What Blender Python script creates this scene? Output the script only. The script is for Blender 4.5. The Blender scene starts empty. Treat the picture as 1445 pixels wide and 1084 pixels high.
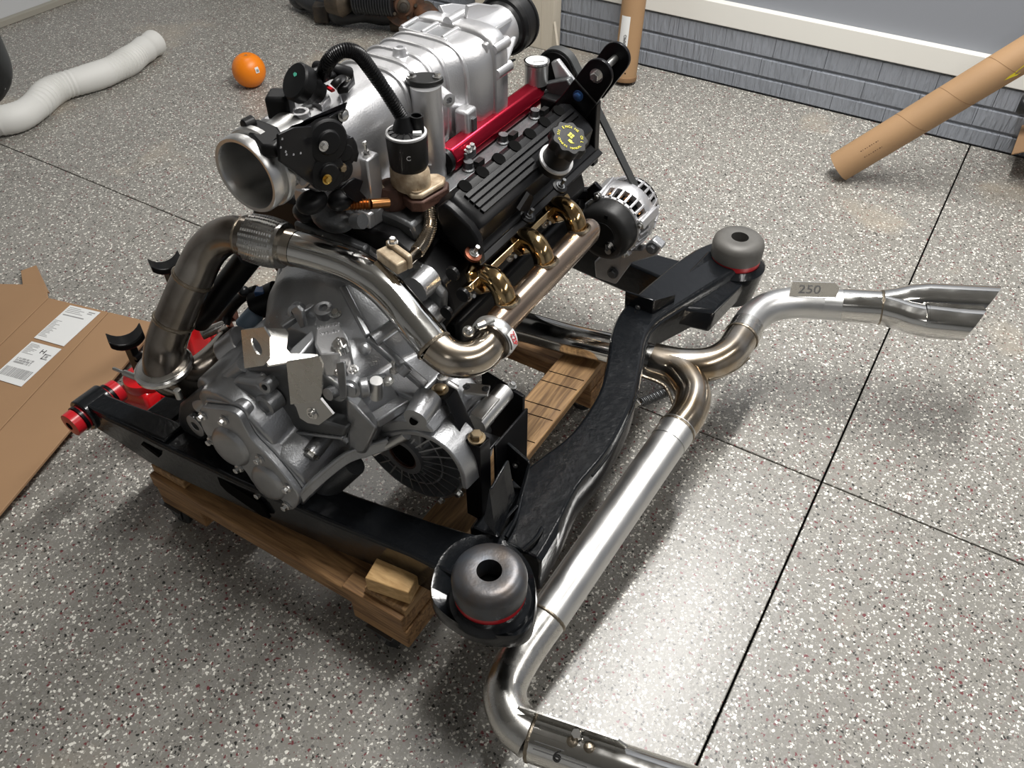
import bpy, bmesh, math, random
from mathutils import Vector, Matrix, Quaternion
random.seed(7)
PI = math.pi
scene = bpy.context.scene
C = scene.collection
V = Vector

# ------------------------------------------------------------------ camera
RM = ((0.85325472, -0.36411873, 0.37332818),
      (0.52149075, 0.59308833, -0.61342778),
      (0.00194396, 0.71809734, 0.69593996))
FPX, CX, CY, CAMZ = 1178.061, 722.5, 542.0, 1.5
cam_d = bpy.data.cameras.new('camera'); cam = bpy.data.objects.new('camera', cam_d); C.objects.link(cam)
M = Matrix(RM).to_4x4(); M.translation = V((0, 0, CAMZ)); cam.matrix_world = M
cam_d.sensor_width = 36; cam_d.lens = 36 * FPX / 1445; cam_d.clip_start = .02
scene.camera = cam

# ------------------------------------------------------------------ world, lights, exposure
w = bpy.data.worlds.new('world'); scene.world = w; w.use_nodes = True
w.node_tree.nodes['Background'].inputs[0].default_value = (.55, .6, .68, 1)
w.node_tree.nodes['Background'].inputs[1].default_value = .02

def area(name, loc, sx, sy, power, col=(1, .97, .93), rot=(0, 0, 0)):
    l = bpy.data.lights.new(name, 'AREA'); l.shape = 'RECTANGLE'; l.size = sx; l.size_y = sy
    l.energy = power; l.color = col
    o = bpy.data.objects.new(name, l); C.objects.link(o); o.location = loc; o.rotation_euler = rot
    return o
area('ceiling_light_main', (-.45, 2.0, 2.66), .16, 2.1, 62, (1, .98, .95))
area('ceiling_light_far', (1.5, 1.6, 2.66), .16, 2.4, 20, (1, .97, .94))
area('ceiling_light_side', (-2.6, 2.5, 2.66), .16, 1.2, 9, (1, .97, .93))
area('ceiling_light_front', (.6, -1.4, 2.66), .16, 1.2, 1.5, (1, .98, .96))
scene.view_settings.view_transform = 'Standard'
scene.view_settings.look = 'None'
scene.view_settings.exposure = .75
scene.view_settings.gamma = 1
scene.view_settings.use_curve_mapping = False

def at(px, py, x=None, y=None, z=None):
    """point of the world seen at a photo pixel on a known plane (survey helper)"""
    c = V((px - CX, CY - py, -FPX)); d = V([sum(RM[i][j] * c[j] for j in range(3)) for i in range(3)])
    t = x / d.x if x is not None else (y / d.y if y is not None else (z - CAMZ) / d.z)
    return V((d.x * t, d.y * t, CAMZ + d.z * t))

# ------------------------------------------------------------------ materials
MAT = {}
def nd(nt, typ, **kw):
    n = nt.nodes.new(typ)
    for k, v in kw.items(): setattr(n, k, v)
    return n
def mat(name, col, metal=0., rough=.5, bump=0., bscale=200., var=0., vscale=8., col2=None, coat=0., rvar=0., trans=0., aniso=None, spec=None):
    m = bpy.data.materials.new(name); m.use_nodes = True; nt = m.node_tree; L = nt.links
    b = nt.nodes['Principled BSDF']
    b.inputs['Base Color'].default_value = (*col, 1); b.inputs['Metallic'].default_value = metal
    b.inputs['Roughness'].default_value = rough
    if coat: b.inputs['Coat Weight'].default_value = coat; b.inputs['Coat Roughness'].default_value = .08
    if trans: b.inputs['Transmission Weight'].default_value = trans
    if spec is not None: b.inputs['Specular IOR Level'].default_value = spec
    tc = nd(nt, 'ShaderNodeTexCoord')
    if var or rvar or col2:
        n = nd(nt, 'ShaderNodeTexNoise'); n.inputs['Scale'].default_value = vscale; n.inputs['Detail'].default_value = 5
        if aniso:
            mp = nd(nt, 'ShaderNodeMapping'); mp.inputs['Scale'].default_value = aniso
            L.new(tc.outputs['Object'], mp.inputs[0]); L.new(mp.outputs[0], n.inputs['Vector'])
        else: L.new(tc.outputs['Object'], n.inputs['Vector'])
        if var or col2:
            r = nd(nt, 'ShaderNodeValToRGB')
            c2 = col2 if col2 else tuple(c * (1 - var) for c in col)
            r.color_ramp.elements[0].position = .35; r.color_ramp.elements[1].position = .68
            r.color_ramp.elements[0].color = (*c2, 1); r.color_ramp.elements[1].color = (*col, 1)
            L.new(n.outputs['Fac'], r.inputs[0]); L.new(r.outputs[0], b.inputs['Base Color'])
        if rvar:
            mr = nd(nt, 'ShaderNodeMapRange'); mr.inputs[1].default_value = .3; mr.inputs[2].default_value = .7
            mr.inputs[3].default_value = max(0, rough - rvar); mr.inputs[4].default_value = rough + rvar
            L.new(n.outputs['Fac'], mr.inputs[0]); L.new(mr.outputs[0], b.inputs['Roughness'])
    if bump:
        n2 = nd(nt, 'ShaderNodeTexNoise'); n2.inputs['Scale'].default_value = bscale; n2.inputs['Detail'].default_value = 3
        bp = nd(nt, 'ShaderNodeBump'); bp.inputs['Strength'].default_value = bump; bp.inputs['Distance'].default_value = .002
        L.new(tc.outputs['Object'], n2.inputs['Vector']); L.new(n2.outputs['Fac'], bp.inputs['Height'])
        L.new(bp.outputs[0], b.inputs['Normal'])
    MAT[name] = m
    return m
mat('silver_cast', (.63, .63, .64), .85, .37, .18, 350)
mat('grey_cast', (.50, .51, .525), .85, .36, .25, 300, var=.3, vscale=9)
mat('dark_cast', (.16, .165, .17), .8, .45, .3, 300, var=.35, vscale=12)
mat('steel', (.62, .61, .58), 1, .26, .05, 300, rvar=.08, vscale=30)
mat('bright_steel', (.80, .79, .77), 1, .2)
mat('zinc', (.62, .62, .60), 1, .3)
mat('bronze_bolt', (.33, .26, .17), 1, .35)
mat('polished', (.70, .69, .66), 1, .10, rvar=.05, vscale=25)
mat('brushed', (.66, .66, .65), 1, .36, .05, 250, rvar=.06, vscale=14)
mat('heat_steel', (.60, .56, .50), 1, .19, col2=(.38, .29, .19), vscale=14, rvar=.0)
mat('dark_heat_steel', (.38, .35, .31), 1, .22, col2=(.14, .11, .085), vscale=9)
mat('gold_steel', (.64, .48, .26), 1, .13, col2=(.40, .26, .12), vscale=26)
mat('bronze_steel', (.50, .40, .32), 1, .24, col2=(.42, .32, .25), vscale=9)
mat('weld', (.42, .36, .28), 1, .35, .6, 250, var=.5, vscale=60)
mat('copper', (.55, .26, .10), 1, .28, var=.4, vscale=40)
mat('brass', (.62, .42, .12), 1, .25)
mat('black_gloss', (.0065, .0075, .009), 0, .18, .35, 90, rvar=.03, vscale=40, coat=.12, spec=.4)
mat('black_satin', (.005, .005, .0055), 0, .34, .05, 300, spec=.22)
mat('black_plastic', (.006, .006, .0065), 0, .42, spec=.25)
mat('black_plate', (.004, .004, .005), 0, .28, spec=.25)
mat('charcoal_plastic', (.012, .012, .012), 0, .45, .1, 200, spec=.3)
mat('rubber', (.028, .030, .030), 0, .55)
mat('old_rubber', (.012, .013, .015), 0, .32)
mat('steel_cap', (.085, .095, .11), .6, .36, .15, 120, col2=(.085, .07, .06), vscale=22)
mat('grey_cap', (.13, .125, .115), .2, .5, .1, 90, var=.25, vscale=18)
mat('red_anodized', (.42, .012, .035), .85, .28)
mat('red_poly', (.50, .012, .02), 0, .28)
mat('red_paint', (.62, .008, .012), 0, .25, coat=.3)
mat('cream_cast', (.60, .50, .36), .3, .5, .3, 200, col2=(.30, .22, .14), vscale=45)
mat('rust_brown', (.105, .050, .035), .3, .6, .4, 200, var=.5, vscale=30)
mat('old_rust', (.15, .065, .03), .2, .7, .5, 120, col2=(.04, .025, .018), vscale=20)
mat('grimy_metal', (.10, .075, .05), .3, .6, .5, 120, col2=(.03, .026, .022), vscale=14)
mat('cardboard', (.36, .215, .112), 0, .75, .05, 400, var=.10, vscale=3)
mat('cardboard_dark', (.27, .155, .075), 0, .8, var=.15, vscale=6)
mat('tube_card', (.40, .245, .125), 0, .6, var=.12, vscale=5)
mat('cream_card', (.60, .545, .45), 0, .7, .1, 200, var=.08, vscale=12, aniso=(30, 30, 1))
mat('label_white', (.78, .79, .78), 0, .45)
mat('label_grey', (.55, .55, .55), 0, .5)
mat('ink', (.03, .03, .03), 0, .6)
mat('ink_grey', (.30, .30, .30), 0, .6)
mat('red_ink', (.6, .02, .03), 0, .5)
mat('yellow_ink', (.80, .72, .06), 0, .5)
mat('white_ink', (.85, .85, .85), 0, .5)
mat('green_paint', (.10, .55, .38), 0, .5)
mat('orange', (.90, .24, .005), 0, .38, .1, 260, var=.06, vscale=10)
mat('duct_white', (.72, .72, .69), 0, .55)
mat('blue_cap', (.30, .42, .55), 0, .35, trans=.3)
mat('blue_plastic', (.02, .06, .16), 0, .4)
mat('copper_dark', (.28, .10, .06), .9, .4, var=.6, vscale=80)
mat('wall_grey', (.25, .265, .295), 0, .6, .04, 150)
mat('wall_white', (.60, .61, .62), 0, .5)
mat('sill_grey', (.36, .34, .29), 0, .5)
mat('trim_white', (.80, .79, .74), 0, .4)
mat('ceiling_white', (.42, .42, .41), 0, .8)
mat('mortar', (.25, .272, .31), 0, .5)
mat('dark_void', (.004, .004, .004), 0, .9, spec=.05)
mat('yellow_tag', (.75, .62, .02), 0, .5)

def wood(name, c1, c2, sc):
    m = bpy.data.materials.new(name); m.use_nodes = True; nt = m.node_tree; L = nt.links
    b = nt.nodes['Principled BSDF']; b.inputs['Roughness'].default_value = .6
    tc = nd(nt, 'ShaderNodeTexCoord'); mp = nd(nt, 'ShaderNodeMapping'); mp.inputs['Scale'].default_value = sc
    n = nd(nt, 'ShaderNodeTexNoise'); n.inputs['Scale'].default_value = 6; n.inputs['Detail'].default_value = 8; n.inputs['Distortion'].default_value = 1.2
    r = nd(nt, 'ShaderNodeValToRGB'); r.color_ramp.elements[0].position = .33; r.color_ramp.elements[1].position = .66
    r.color_ramp.elements[0].color = (*c2, 1); r.color_ramp.elements[1].color = (*c1, 1)
    bp = nd(nt, 'ShaderNodeBump'); bp.inputs['Strength'].default_value = .3; bp.inputs['Distance'].default_value = .002
    L.new(tc.outputs['Object'], mp.inputs[0]); L.new(mp.outputs[0], n.inputs['Vector']); L.new(n.outputs['Fac'], r.inputs[0])
    L.new(r.outputs[0], b.inputs['Base Color']); L.new(n.outputs['Fac'], bp.inputs['Height']); L.new(bp.outputs[0], b.inputs['Normal'])
    MAT[name] = m
wood('wood_x', (.46, .26, .11), (.17, .085, .035), (1.2, 14, 14))
wood('wood_y', (.48, .29, .13), (.20, .11, .05), (14, 1.2, 14))
wood('wood_fresh', (.72, .47, .21), (.50, .29, .11), (4, 16, 16))

def floor_mat():
    m = bpy.data.materials.new('flake_epoxy'); m.use_nodes = True; nt = m.node_tree; L = nt.links
    b = nt.nodes['Principled BSDF']
    g = nd(nt, 'ShaderNodeNewGeometry')
    nz = nd(nt, 'ShaderNodeTexNoise'); nz.inputs['Scale'].default_value = 160; nz.inputs['Detail'].default_value = 2
    L.new(g.outputs['Position'], nz.inputs['Vector'])
    mx = nd(nt, 'ShaderNodeVectorMath', operation='MULTIPLY_ADD'); mx.inputs[1].default_value = (.009, .009, .0); 
    L.new(nz.outputs['Color'], mx.inputs[0]); L.new(g.outputs['Position'], mx.inputs[2])
    big = nd(nt, 'ShaderNodeTexNoise'); big.inputs['Scale'].default_value = 1.3; big.inputs['Detail'].default_value = 4
    L.new(g.outputs['Position'], big.inputs['Vector'])
    base = nd(nt, 'ShaderNodeValToRGB'); e = base.color_ramp.elements
    e[0].position = .35; e[0].color = (.225, .218, .195, 1); e[1].position = .7; e[1].color = (.275, .265, .238, 1)
    L.new(big.outputs['Fac'], base.inputs[0])
    cur = base.outputs[0]
    def layer(scale, size, stops, cur, seed):
        v = nd(nt, 'ShaderNodeTexVoronoi'); v.inputs['Scale'].default_value = scale; v.inputs['Randomness'].default_value = 1
        mp = nd(nt, 'ShaderNodeMapping'); mp.inputs['Location'].default_value = (seed, seed * 1.7, 0)
        L.new(mx.outputs[0], mp.inputs[0]); L.new(mp.outputs[0], v.inputs['Vector'])
        sep = nd(nt, 'ShaderNodeSeparateColor'); L.new(v.outputs['Color'], sep.inputs[0])
        r = nd(nt, 'ShaderNodeValToRGB'); r.color_ramp.interpolation = 'CONSTANT'
        el = r.color_ramp.elements
        while len(el) > 1: el.remove(el[-1])
        el[0].position = 0; el[0].color = (*stops[0][1], 1)
        for p, c in stops[1:]:
            q = el.new(p); q.color = (*c, 1)
        L.new(sep.outputs[0], r.inputs[0])
        # flake present if green channel < density and distance < size
        lt = nd(nt, 'ShaderNodeMath', operation='LESS_THAN'); L.new(v.outputs['Distance'], lt.inputs[0])
        sz = nd(nt, 'ShaderNodeMath', operation='MULTIPLY'); L.new(sep.outputs[2], sz.inputs[0]); sz.inputs[1].default_value = size
        L.new(sz.outputs[0], lt.inputs[1])
        mix = nd(nt, 'ShaderNodeMix', data_type='RGBA'); L.new(lt.outputs[0], mix.inputs[0])
        L.new(cur, mix.inputs[6]); L.new(r.outputs[0], mix.inputs[7])
        return mix.outputs[2]
    W, K, Rd, G, D = (.84, .82, .75), (.03, .03, .027), (.17, .045, .05), (.40, .385, .35), (.125, .12, .115)
    B_ = (.28, .27, .25)
    cur = layer(330, .6, [(0, G), (.40, D), (.56, B_), (.86, Rd), (.90, W)], cur, 3.1)
    cur = layer(210, .62, [(0, W), (.26, B_), (.57, K), (.72, Rd), (.81, G)], cur, 11.3)
    cur = layer(135, .46, [(0, W), (.20, B_), (.84, Rd), (.89, D), (.93, B_)], cur, 27.9)
    # dusty tan stains with their own shape
    st = nd(nt, 'ShaderNodeTexNoise'); st.inputs['Scale'].default_value = 2.6; st.inputs['Detail'].default_value = 6
    L.new(g.outputs['Position'], st.inputs['Vector'])
    sr = nd(nt, 'ShaderNodeMapRange'); sr.inputs[1].default_value = .60; sr.inputs[2].default_value = .70; sr.inputs[4].default_value = .5
    L.new(st.outputs['Fac'], sr.inputs[0])
    mix = nd(nt, 'ShaderNodeMix', data_type='RGBA'); L.new(sr.outputs[0], mix.inputs[0]); L.new(cur, mix.inputs[6]); mix.inputs[7].default_value = (.42, .36, .28, 1)
    L.new(mix.outputs[2], b.inputs['Base Color'])
    b.inputs['Roughness'].default_value = .33
    b.inputs['Coat Weight'].default_value = .06; b.inputs['Coat Roughness'].default_value = .22
    n3 = nd(nt, 'ShaderNodeTexNoise'); n3.inputs['Scale'].default_value = 90; L.new(g.outputs['Position'], n3.inputs['Vector'])
    bp = nd(nt, 'ShaderNodeBump'); bp.inputs['Strength'].default_value = .12; bp.inputs['Distance'].default_value = .003
    L.new(n3.outputs['Fac'], bp.inputs['Height']); L.new(bp.outputs[0], b.inputs['Normal'])
    MAT['floor'] = m
floor_mat()

def brick_mat():
    m = bpy.data.materials.new('painted_brick'); m.use_nodes = True; nt = m.node_tree; L = nt.links
    b = nt.nodes['Principled BSDF']; b.inputs['Roughness'].default_value = .42
    g = nd(nt, 'ShaderNodeNewGeometry')
    mp = nd(nt, 'ShaderNodeMapping'); mp.inputs['Scale'].default_value = (1, 1, .12); L.new(g.outputs['Position'], mp.inputs[0])
    n = nd(nt, 'ShaderNodeTexNoise'); n.inputs['Scale'].default_value = 75; n.inputs['Detail'].default_value = 4; n.inputs['Distortion'].default_value = .6
    L.new(mp.outputs[0], n.inputs['Vector'])
    bp = nd(nt, 'ShaderNodeBump'); bp.inputs['Strength'].default_value = 1; bp.inputs['Distance'].default_value = .012
    L.new(n.outputs['Fac'], bp.inputs['Height']); L.new(bp.outputs[0], b.inputs['Normal'])
    n2 = nd(nt, 'ShaderNodeTexNoise'); n2.inputs['Scale'].default_value = 5; L.new(g.outputs['Position'], n2.inputs['Vector'])
    r = nd(nt, 'ShaderNodeValToRGB'); r.color_ramp.elements[0].color = (.245, .268, .305, 1); r.color_ramp.elements[1].color = (.31, .33, .37, 1)
    L.new(n2.outputs['Fac'], r.inputs[0]); L.new(r.outputs[0], b.inputs['Base Color'])
    MAT['brick'] = m
brick_mat()

# ------------------------------------------------------------------ mesh builder
def frame(n, hint=None):
    n = V(n).normalized()
    h = V(hint) if hint is not None else (V((0, 0, 1)) if abs(n.z) < .9 else V((1, 0, 0)))
    u = h.cross(n)
    if u.length < 1e-6: u = V((1, 0, 0)).cross(n)
    u.normalize(); return u, n.cross(u).normalized(), n
def ring(c, u, v, r, seg, r2=None, ph=0):
    r2 = r if r2 is None else r2
    return [V(c) + u * (r * math.cos(2 * PI * i / seg + ph)) + v * (r2 * math.sin(2 * PI * i / seg + ph)) for i in range(seg)]
def spline(pts, n=8):
    """Catmull-Rom through the points"""
    P = [V(p) for p in pts]; P = [P[0] * 2 - P[1]] + P + [P[-1] * 2 - P[-2]]; out = []
    for i in range(1, len(P) - 2):
        for k in range(n):
            t = k / n; a, b, c, d = P[i - 1], P[i], P[i + 1], P[i + 2]
            out.append(.5 * ((2 * b) + (c - a) * t + (2 * a - 5 * b + 4 * c - d) * t * t + (3 * b - a - 3 * c + d) * t ** 3))
    out.append(P[-2]); return out
class MB:
    def __init__(s): s.v = []; s.f = []
    def add(s, vs, fs):
        o = len(s.v); s.v += [V(x) for x in vs]; s.f += [[i + o for i in f] for f in fs]; return s
    def loft(s, rings, caps=True, closed=False):
        n = len(rings[0]); vs = [p for r in rings for p in r]; fs = []; m = len(rings)
        for i in range(m if closed else m - 1):
            j = (i + 1) % m
            for k in range(n): fs.append([i * n + k, i * n + (k + 1) % n, j * n + (k + 1) % n, j * n + k])
        if caps and not closed: fs.append(list(range(n))[::-1]); fs.append([(m - 1) * n + k for k in range(n)])
        return s.add(vs, fs)
    def box(s, c, size, rz=0, m=None):
        hx, hy, hz = [q / 2 for q in size]; c = V(c); Rm = m if m is not None else Matrix.Rotation(rz, 3, 'Z')
        vs = [c + Rm @ V((x, y, z)) for z in (-hz, hz) for x, y in ((-hx, -hy), (hx, -hy), (hx, hy), (-hx, hy))]
        return s.add(vs, [[3, 2, 1, 0], [4, 5, 6, 7], [0, 1, 5, 4], [1, 2, 6, 5], [2, 3, 7, 6], [3, 0, 4, 7]])
    def bar(s, a, b, wd, th, hint=(0, 0, 1)):
        a = V(a); b = V(b); u, v, n = frame(b - a, hint)
        r = lambda c: [c + u * x + v * y for x, y in ((-wd / 2, -th / 2), (wd / 2, -th / 2), (wd / 2, th / 2), (-wd / 2, th / 2))]
        return s.loft([r(a), r(b)])
    def cyl(s, a, b, r, r2=None, seg=24, caps=True):
        a = V(a); b = V(b); u, v, n = frame(b - a); r2 = r if r2 is None else r2
        return s.loft([ring(a, u, v, r, seg), ring(b, u, v, r2, seg)], caps)
    def lathe(s, o, ax, prof, seg=32, closed=False, hint=None):
        o = V(o); u, v, n = frame(ax, hint)
        return s.loft([ring(o + n * h, u, v, max(r, 1e-4), seg) for h, r in prof], not closed, closed)
    def tube(s, path, r, seg=20, caps=True, hollow=0):
        P = [V(p) for p in path]; m = len(P); rr = r if isinstance(r, (list, tuple)) else [r] * m
        T = [(P[min(i + 1, m - 1)] - P[max(i - 1, 0)]).normalized() for i in range(m)]
        u, v, _ = frame(T[0]); R_ = []
        for i in range(m):
            if i:
                q = T[i - 1].rotation_difference(T[i]); u = q @ u
                u = (u - T[i] * u.dot(T[i])).normalized(); v = T[i].cross(u)
            R_.append(ring(P[i], u, v, rr[i], seg))
        if hollow:
            inn = [[P[i] + (p - P[i]) * ((rr[i] - hollow) / rr[i]) for p in R_[i]] for i in range(m)]
            return s.loft(R_ + inn[::-1], False, True)
        return s.loft(R_, caps)
    def prism(s, pts, th):
        """polygon (3D, planar) extruded by vector th"""
        th = V(th); n = len(pts); vs = [V(p) for p in pts] + [V(p) + th for p in pts]
        fs = [list(range(n))[::-1], [n + i for i in range(n)]] + [[i, (i + 1) % n, n + (i + 1) % n, n + i] for i in range(n)]
        return s.add(vs, fs)
    def slab_ring(s, outer, inner, th):
        """plate with a hole: outer and inner loops with the same count"""
        th = V(th); return s.loft([outer, inner, [p + th for p in inner], [p + th for p in outer]], False, True)
    def sphere(s, c, r, seg=20, rings=12, sc=(1, 1, 1)):
        c = V(c); R_ = []
        for i in range(1, rings):
            a = PI * i / rings
            R_.append([c + V((r * sc[0] * math.sin(a) * math.cos(2 * PI * k / seg), r * sc[1] * math.sin(a) * math.sin(2 * PI * k / seg), -r * sc[2] * math.cos(a))) for k in range(seg)])
        o = len(s.v); s.loft(R_, False)
        n0 = len(s.v); s.v += [c - V((0, 0, r * sc[2])), c + V((0, 0, r * sc[2]))]
        for k in range(seg):
            s.f.append([n0, o + (k + 1) % seg, o + k]); q = o + (rings - 2) * seg; s.f.append([n0 + 1, q + k, q + (k + 1) % seg])
        return s
    def mesh(s, name, m, org=(0, 0, 0), ang=35):
        org = V(org); me = bpy.data.meshes.new(name); me.from_pydata([tuple(p - org) for p in s.v], [], s.f)
        bm = bmesh.new(); bm.from_mesh(me); bmesh.ops.recalc_face_normals(bm, faces=bm.faces[:]); bm.to_mesh(me); bm.free()
        me.polygons.foreach_set('use_smooth', [True] * len(me.polygons)); me.set_sharp_from_angle(angle=math.radians(ang))
        me.materials.append(MAT[m] if isinstance(m, str) else m); return me
    def build(s, name, m, parent=None, bevel=0, remesh=0, smooth=4, ang=35):
        org = root_loc(parent) if parent else V((0, 0, 0))
        if parent is None:
            xs = [p.x for p in s.v]; ys = [p.y for p in s.v]
            org = V(((min(xs) + max(xs)) / 2, (min(ys) + max(ys)) / 2, min(p.z for p in s.v)))
        o = bpy.data.objects.new(name, s.mesh(name, m, org, ang)); C.objects.link(o)
        if parent: o.parent = parent
        else: o.location = org
        o['_org'] = list(org)
        if remesh:
            q = o.modifiers.new('remesh', 'REMESH'); q.mode = 'VOXEL'; q.voxel_size = remesh; q.use_smooth_shade = True
            q = o.modifiers.new('smooth', 'SMOOTH'); q.factor = .5; q.iterations = smooth
        if bevel:
            q = o.modifiers.new('bevel', 'BEVEL'); q.width = bevel; q.segments = 2; q.limit_method = 'ANGLE'; q.angle_limit = math.radians(40)
            q.harden_normals = False
        return o
def root_loc(o):
    return V(o['_org']) if '_org' in o else V((0, 0, 0))
def tag(o, label, cat, group=None):
    o['label'] = label; o['category'] = cat
    if group: o['group'] = group
    return o
def thing(name, label, cat, loc, group=None):
    o = bpy.data.objects.new(name, None); C.objects.link(o); o.location = loc; o['_org'] = list(loc); o.empty_display_size = .05
    return tag(o, label, cat, group)
def struct(o): o['kind'] = 'structure'; return o
CACHE = {}
def hexmesh(r, h, m, kind):
    k = (round(r, 4), round(h, 4), m, kind)
    if k not in CACHE:
        b = MB()
        b.cyl((0, 0, 0), (0, 0, h * .25), r * 1.45, seg=18)
        if kind == 'hex': b.lathe((0, 0, 0), (0, 0, 1), [(h * .2, r), (h * .9, r), (h, r * .82)], 6)
        elif kind == 'torx': b.lathe((0, 0, 0), (0, 0, 1), [(h * .2, r), (h, r * .95), (h, r * .5), (h * .5, r * .45)], 12)
        elif kind == 'stud': b.lathe((0, 0, 0), (0, 0, 1), [(h * .2, r), (h * .6, r)], 6); b.cyl((0, 0, h * .5), (0, 0, h * 1.8), r * .5, seg=10); b.cyl((0, 0, h * 1.5), (0, 0, h * 1.9), r * .62, seg=8)
        CACHE[k] = b.mesh('bolt', m)
    return CACHE[k]
def bolt(p, n, parent, r=.006, h=.008, m='zinc', kind='hex', name='bolt'):
    o = bpy.data.objects.new(name, hexmesh(r, h, m, kind)); C.objects.link(o); o.parent = parent
    o.location = V(p) - root_loc(parent); o['_org'] = list(root_loc(parent))
    o.rotation_mode = 'QUATERNION'; o.rotation_quaternion = V(n).to_track_quat('Z', 'Y'); return o
def text(parent, s, o, u, v, size, m, name='lettering', depth=.0004, up=None):
    """lettering as flat mesh: origin o, reading direction u, up direction v"""
    cu = bpy.data.curves.new('t', 'FONT'); cu.body = s; cu.size = 1; cu.extrude = depth / size
    t = bpy.data.objects.new('t', cu); C.objects.link(t)
    me = bpy.data.meshes.new_from_object(t); bpy.data.objects.remove(t); bpy.data.curves.remove(cu)
    u = V(u).normalized(); v = V(v).normalized(); n = u.cross(v).normalized(); o = V(o) - root_loc(parent)
    for q in me.vertices: q.co = o + u * (q.co.x * size) + v * (q.co.y * size) + n * (q.co.z * size)
    me.materials.clear(); me.materials.append(MAT[m]); me.name = name
    ob = bpy.data.objects.new(name, me); C.objects.link(ob); ob.parent = parent; ob['_org'] = list(root_loc(parent)); return ob
def vband(parent, c, n, r, wd=.012, m='steel', name='clamp_band'):
    return MB().lathe(c, n, [(-wd / 2, r), (-wd / 2, r + .006), (-wd / 4, r + .009), (wd / 4, r + .009), (wd / 2, r + .006), (wd / 2, r)], 32, closed=True).build(name, m, parent)
def weldring(parent, c, n, r, name='weld_bead'):
    u, v, n = frame(n); pts = []
    b = MB(); R_ = []
    for i in range(40):
        a = 2 * PI * i / 40; d = u * math.cos(a) + v * math.sin(a); rr = .0032 + .0007 * (i % 2)
        R_.append([V(c) + d * (r + rr * .7 * math.cos(k * PI / 3)) + n * rr * math.sin(k * PI / 3) for k in range(6)])
    return b.loft(R_, False, True).build(name, 'weld', parent)
# ================================================================== SETTING
XS = [-4.06, -2.16, -.027, 2.8]; YS = [-2.5, -.70, 1.42, 3.28]
fl = struct(MB().box((-.63, .39, -.04), (6.86, 5.78, .05)).build('floor', 'dark_void'))
for i in range(3):
    for j in range(3):
        g = .0022
        x0, x1, y0, y1 = XS[i] + g, XS[i + 1] - g, YS[j] + g, YS[j + 1] - g
        MB().box(((x0 + x1) / 2, (y0 + y1) / 2, -.0125), (x1 - x0, y1 - y0, .025)).build('slab', 'floor', fl, bevel=.002)
wb = struct(MB().box((-.63, 3.345, 1.36), (6.86, .09, 2.78)).build('wall_back', 'wall_grey'))
MB().box((-.63, 3.293, .1155), (6.86, .016, .231)).build('mortar_bed', 'mortar', wb)
zc = [0, .0675, .1455, .231]
bmeshes = {}
for c in range(3):
    x = -4.05 + (.1 if c % 2 else 0) - (.06 if c == 2 else 0)
    while x < 2.7:
        h = zc[c + 1] - zc[c]; L = .2; k = (c, random.randint(0, 2))
        if k not in bmeshes:
            b = MB(); d = .014 + .0006 * k[1]
            q = [(-L / 2 + .0001, -h / 2 + .0035), (L / 2 - .0001, -h / 2 + .0035), (L / 2 - .0001, h / 2 - .0035), (-L / 2 + .0001, h / 2 - .0035)]
            e = .0045
            b.loft([[V((a, .008, z)) for a, z in q], [V((a, -d * .4, z)) for a, z in q],
                    [V((a - e * math.copysign(.18, a), -d, z - e * math.copysign(1, z))) for a, z in q]])
            bmeshes[k] = b.mesh('brick', 'brick')
        o = bpy.data.objects.new('brick', bmeshes[k]); C.objects.link(o); o.parent = wb
        o.location = V((x, 3.29, (zc[c] + zc[c + 1]) / 2)) - root_loc(wb); x += L
t1 = struct(MB().box((-.63, 3.284, .275), (6.86, .036, .084)).build('trim_1', 'trim_white', bevel=.003))
struct(MB().box((-4.1, .39, 1.36), (.08, 5.78, 2.78)).build('wall_left', 'wall_white'))
struct(MB().box((-4.045, .39, .014), (.03, 5.78, .028)).build('baseboard_left', 'sill_grey', bevel=.003))
struct(MB().box((2.84, .39, 1.36), (.08, 5.78, 2.78)).build('wall_right', 'wall_grey'))
struct(MB().box((-.63, -2.54, 1.36), (6.86, .08, 2.78)).build('wall_front', 'wall_white'))
struct(MB().box((-.63, .39, 2.77), (6.86, 5.9, .1)).build('ceiling', 'ceiling_white'))

# ================================================================== BACKGROUND THINGS
# orange fruit
t = thing('orange', 'round bright orange fruit lying on the speckled floor', 'orange', (-2.62, 2.26, 0))
c = V((-2.62, 2.26, .066)); b = MB(); R_ = []
for i in range(1, 24):
    a = PI * i / 24; r = .066 * math.sin(a); z = .066 * math.cos(a) * 1.02
    if i < 3: z -= .006 * (3 - i) / 2
    R_.append([c + V((r * math.cos(2 * PI * k / 32), r * math.sin(2 * PI * k / 32), z)) for k in range(32)])
b.loft(R_).build('peel', 'orange', t)
MB().lathe(c + V((0, 0, .0585)), (0, 0, 1), [(0, .007), (.003, .006), (.0035, .002)], 10).build('stem_scar', 'wood_x', t)
dn = (at(367, 97, z=.08) - c); dn = (V((0, 0, 1.5)) - c).normalized() * .75 + V((.853, .52, 0)) * .5; dn.normalize()
u, v, n = frame(dn)
stk = MB()
g = [[c + (dn + u * (i - 2) * .06 + v * (j - 2) * .085).normalized() * .0672 for i in range(5)] for j in range(5)]
stk.add([p for r in g for p in r], [[j * 5 + i, j * 5 + i + 1, j * 5 + i + 6, j * 5 + i + 5] for j in range(4) for i in range(4)])
so = stk.build('sticker', 'label_white', t)
bars = MB()
for k in (-1.2, -.7, -.3, .25, .6, 1.1):
    q = [c + (dn + u * (k + a) * .06 + v * e * .08).normalized() * .0678 for a, e in ((0, -1.3), (.22, -1.3), (.22, .6), (0, .6))]
    bars.add(q, [[0, 1, 2, 3]])
bars.build('barcode', 'ink', so)

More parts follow.
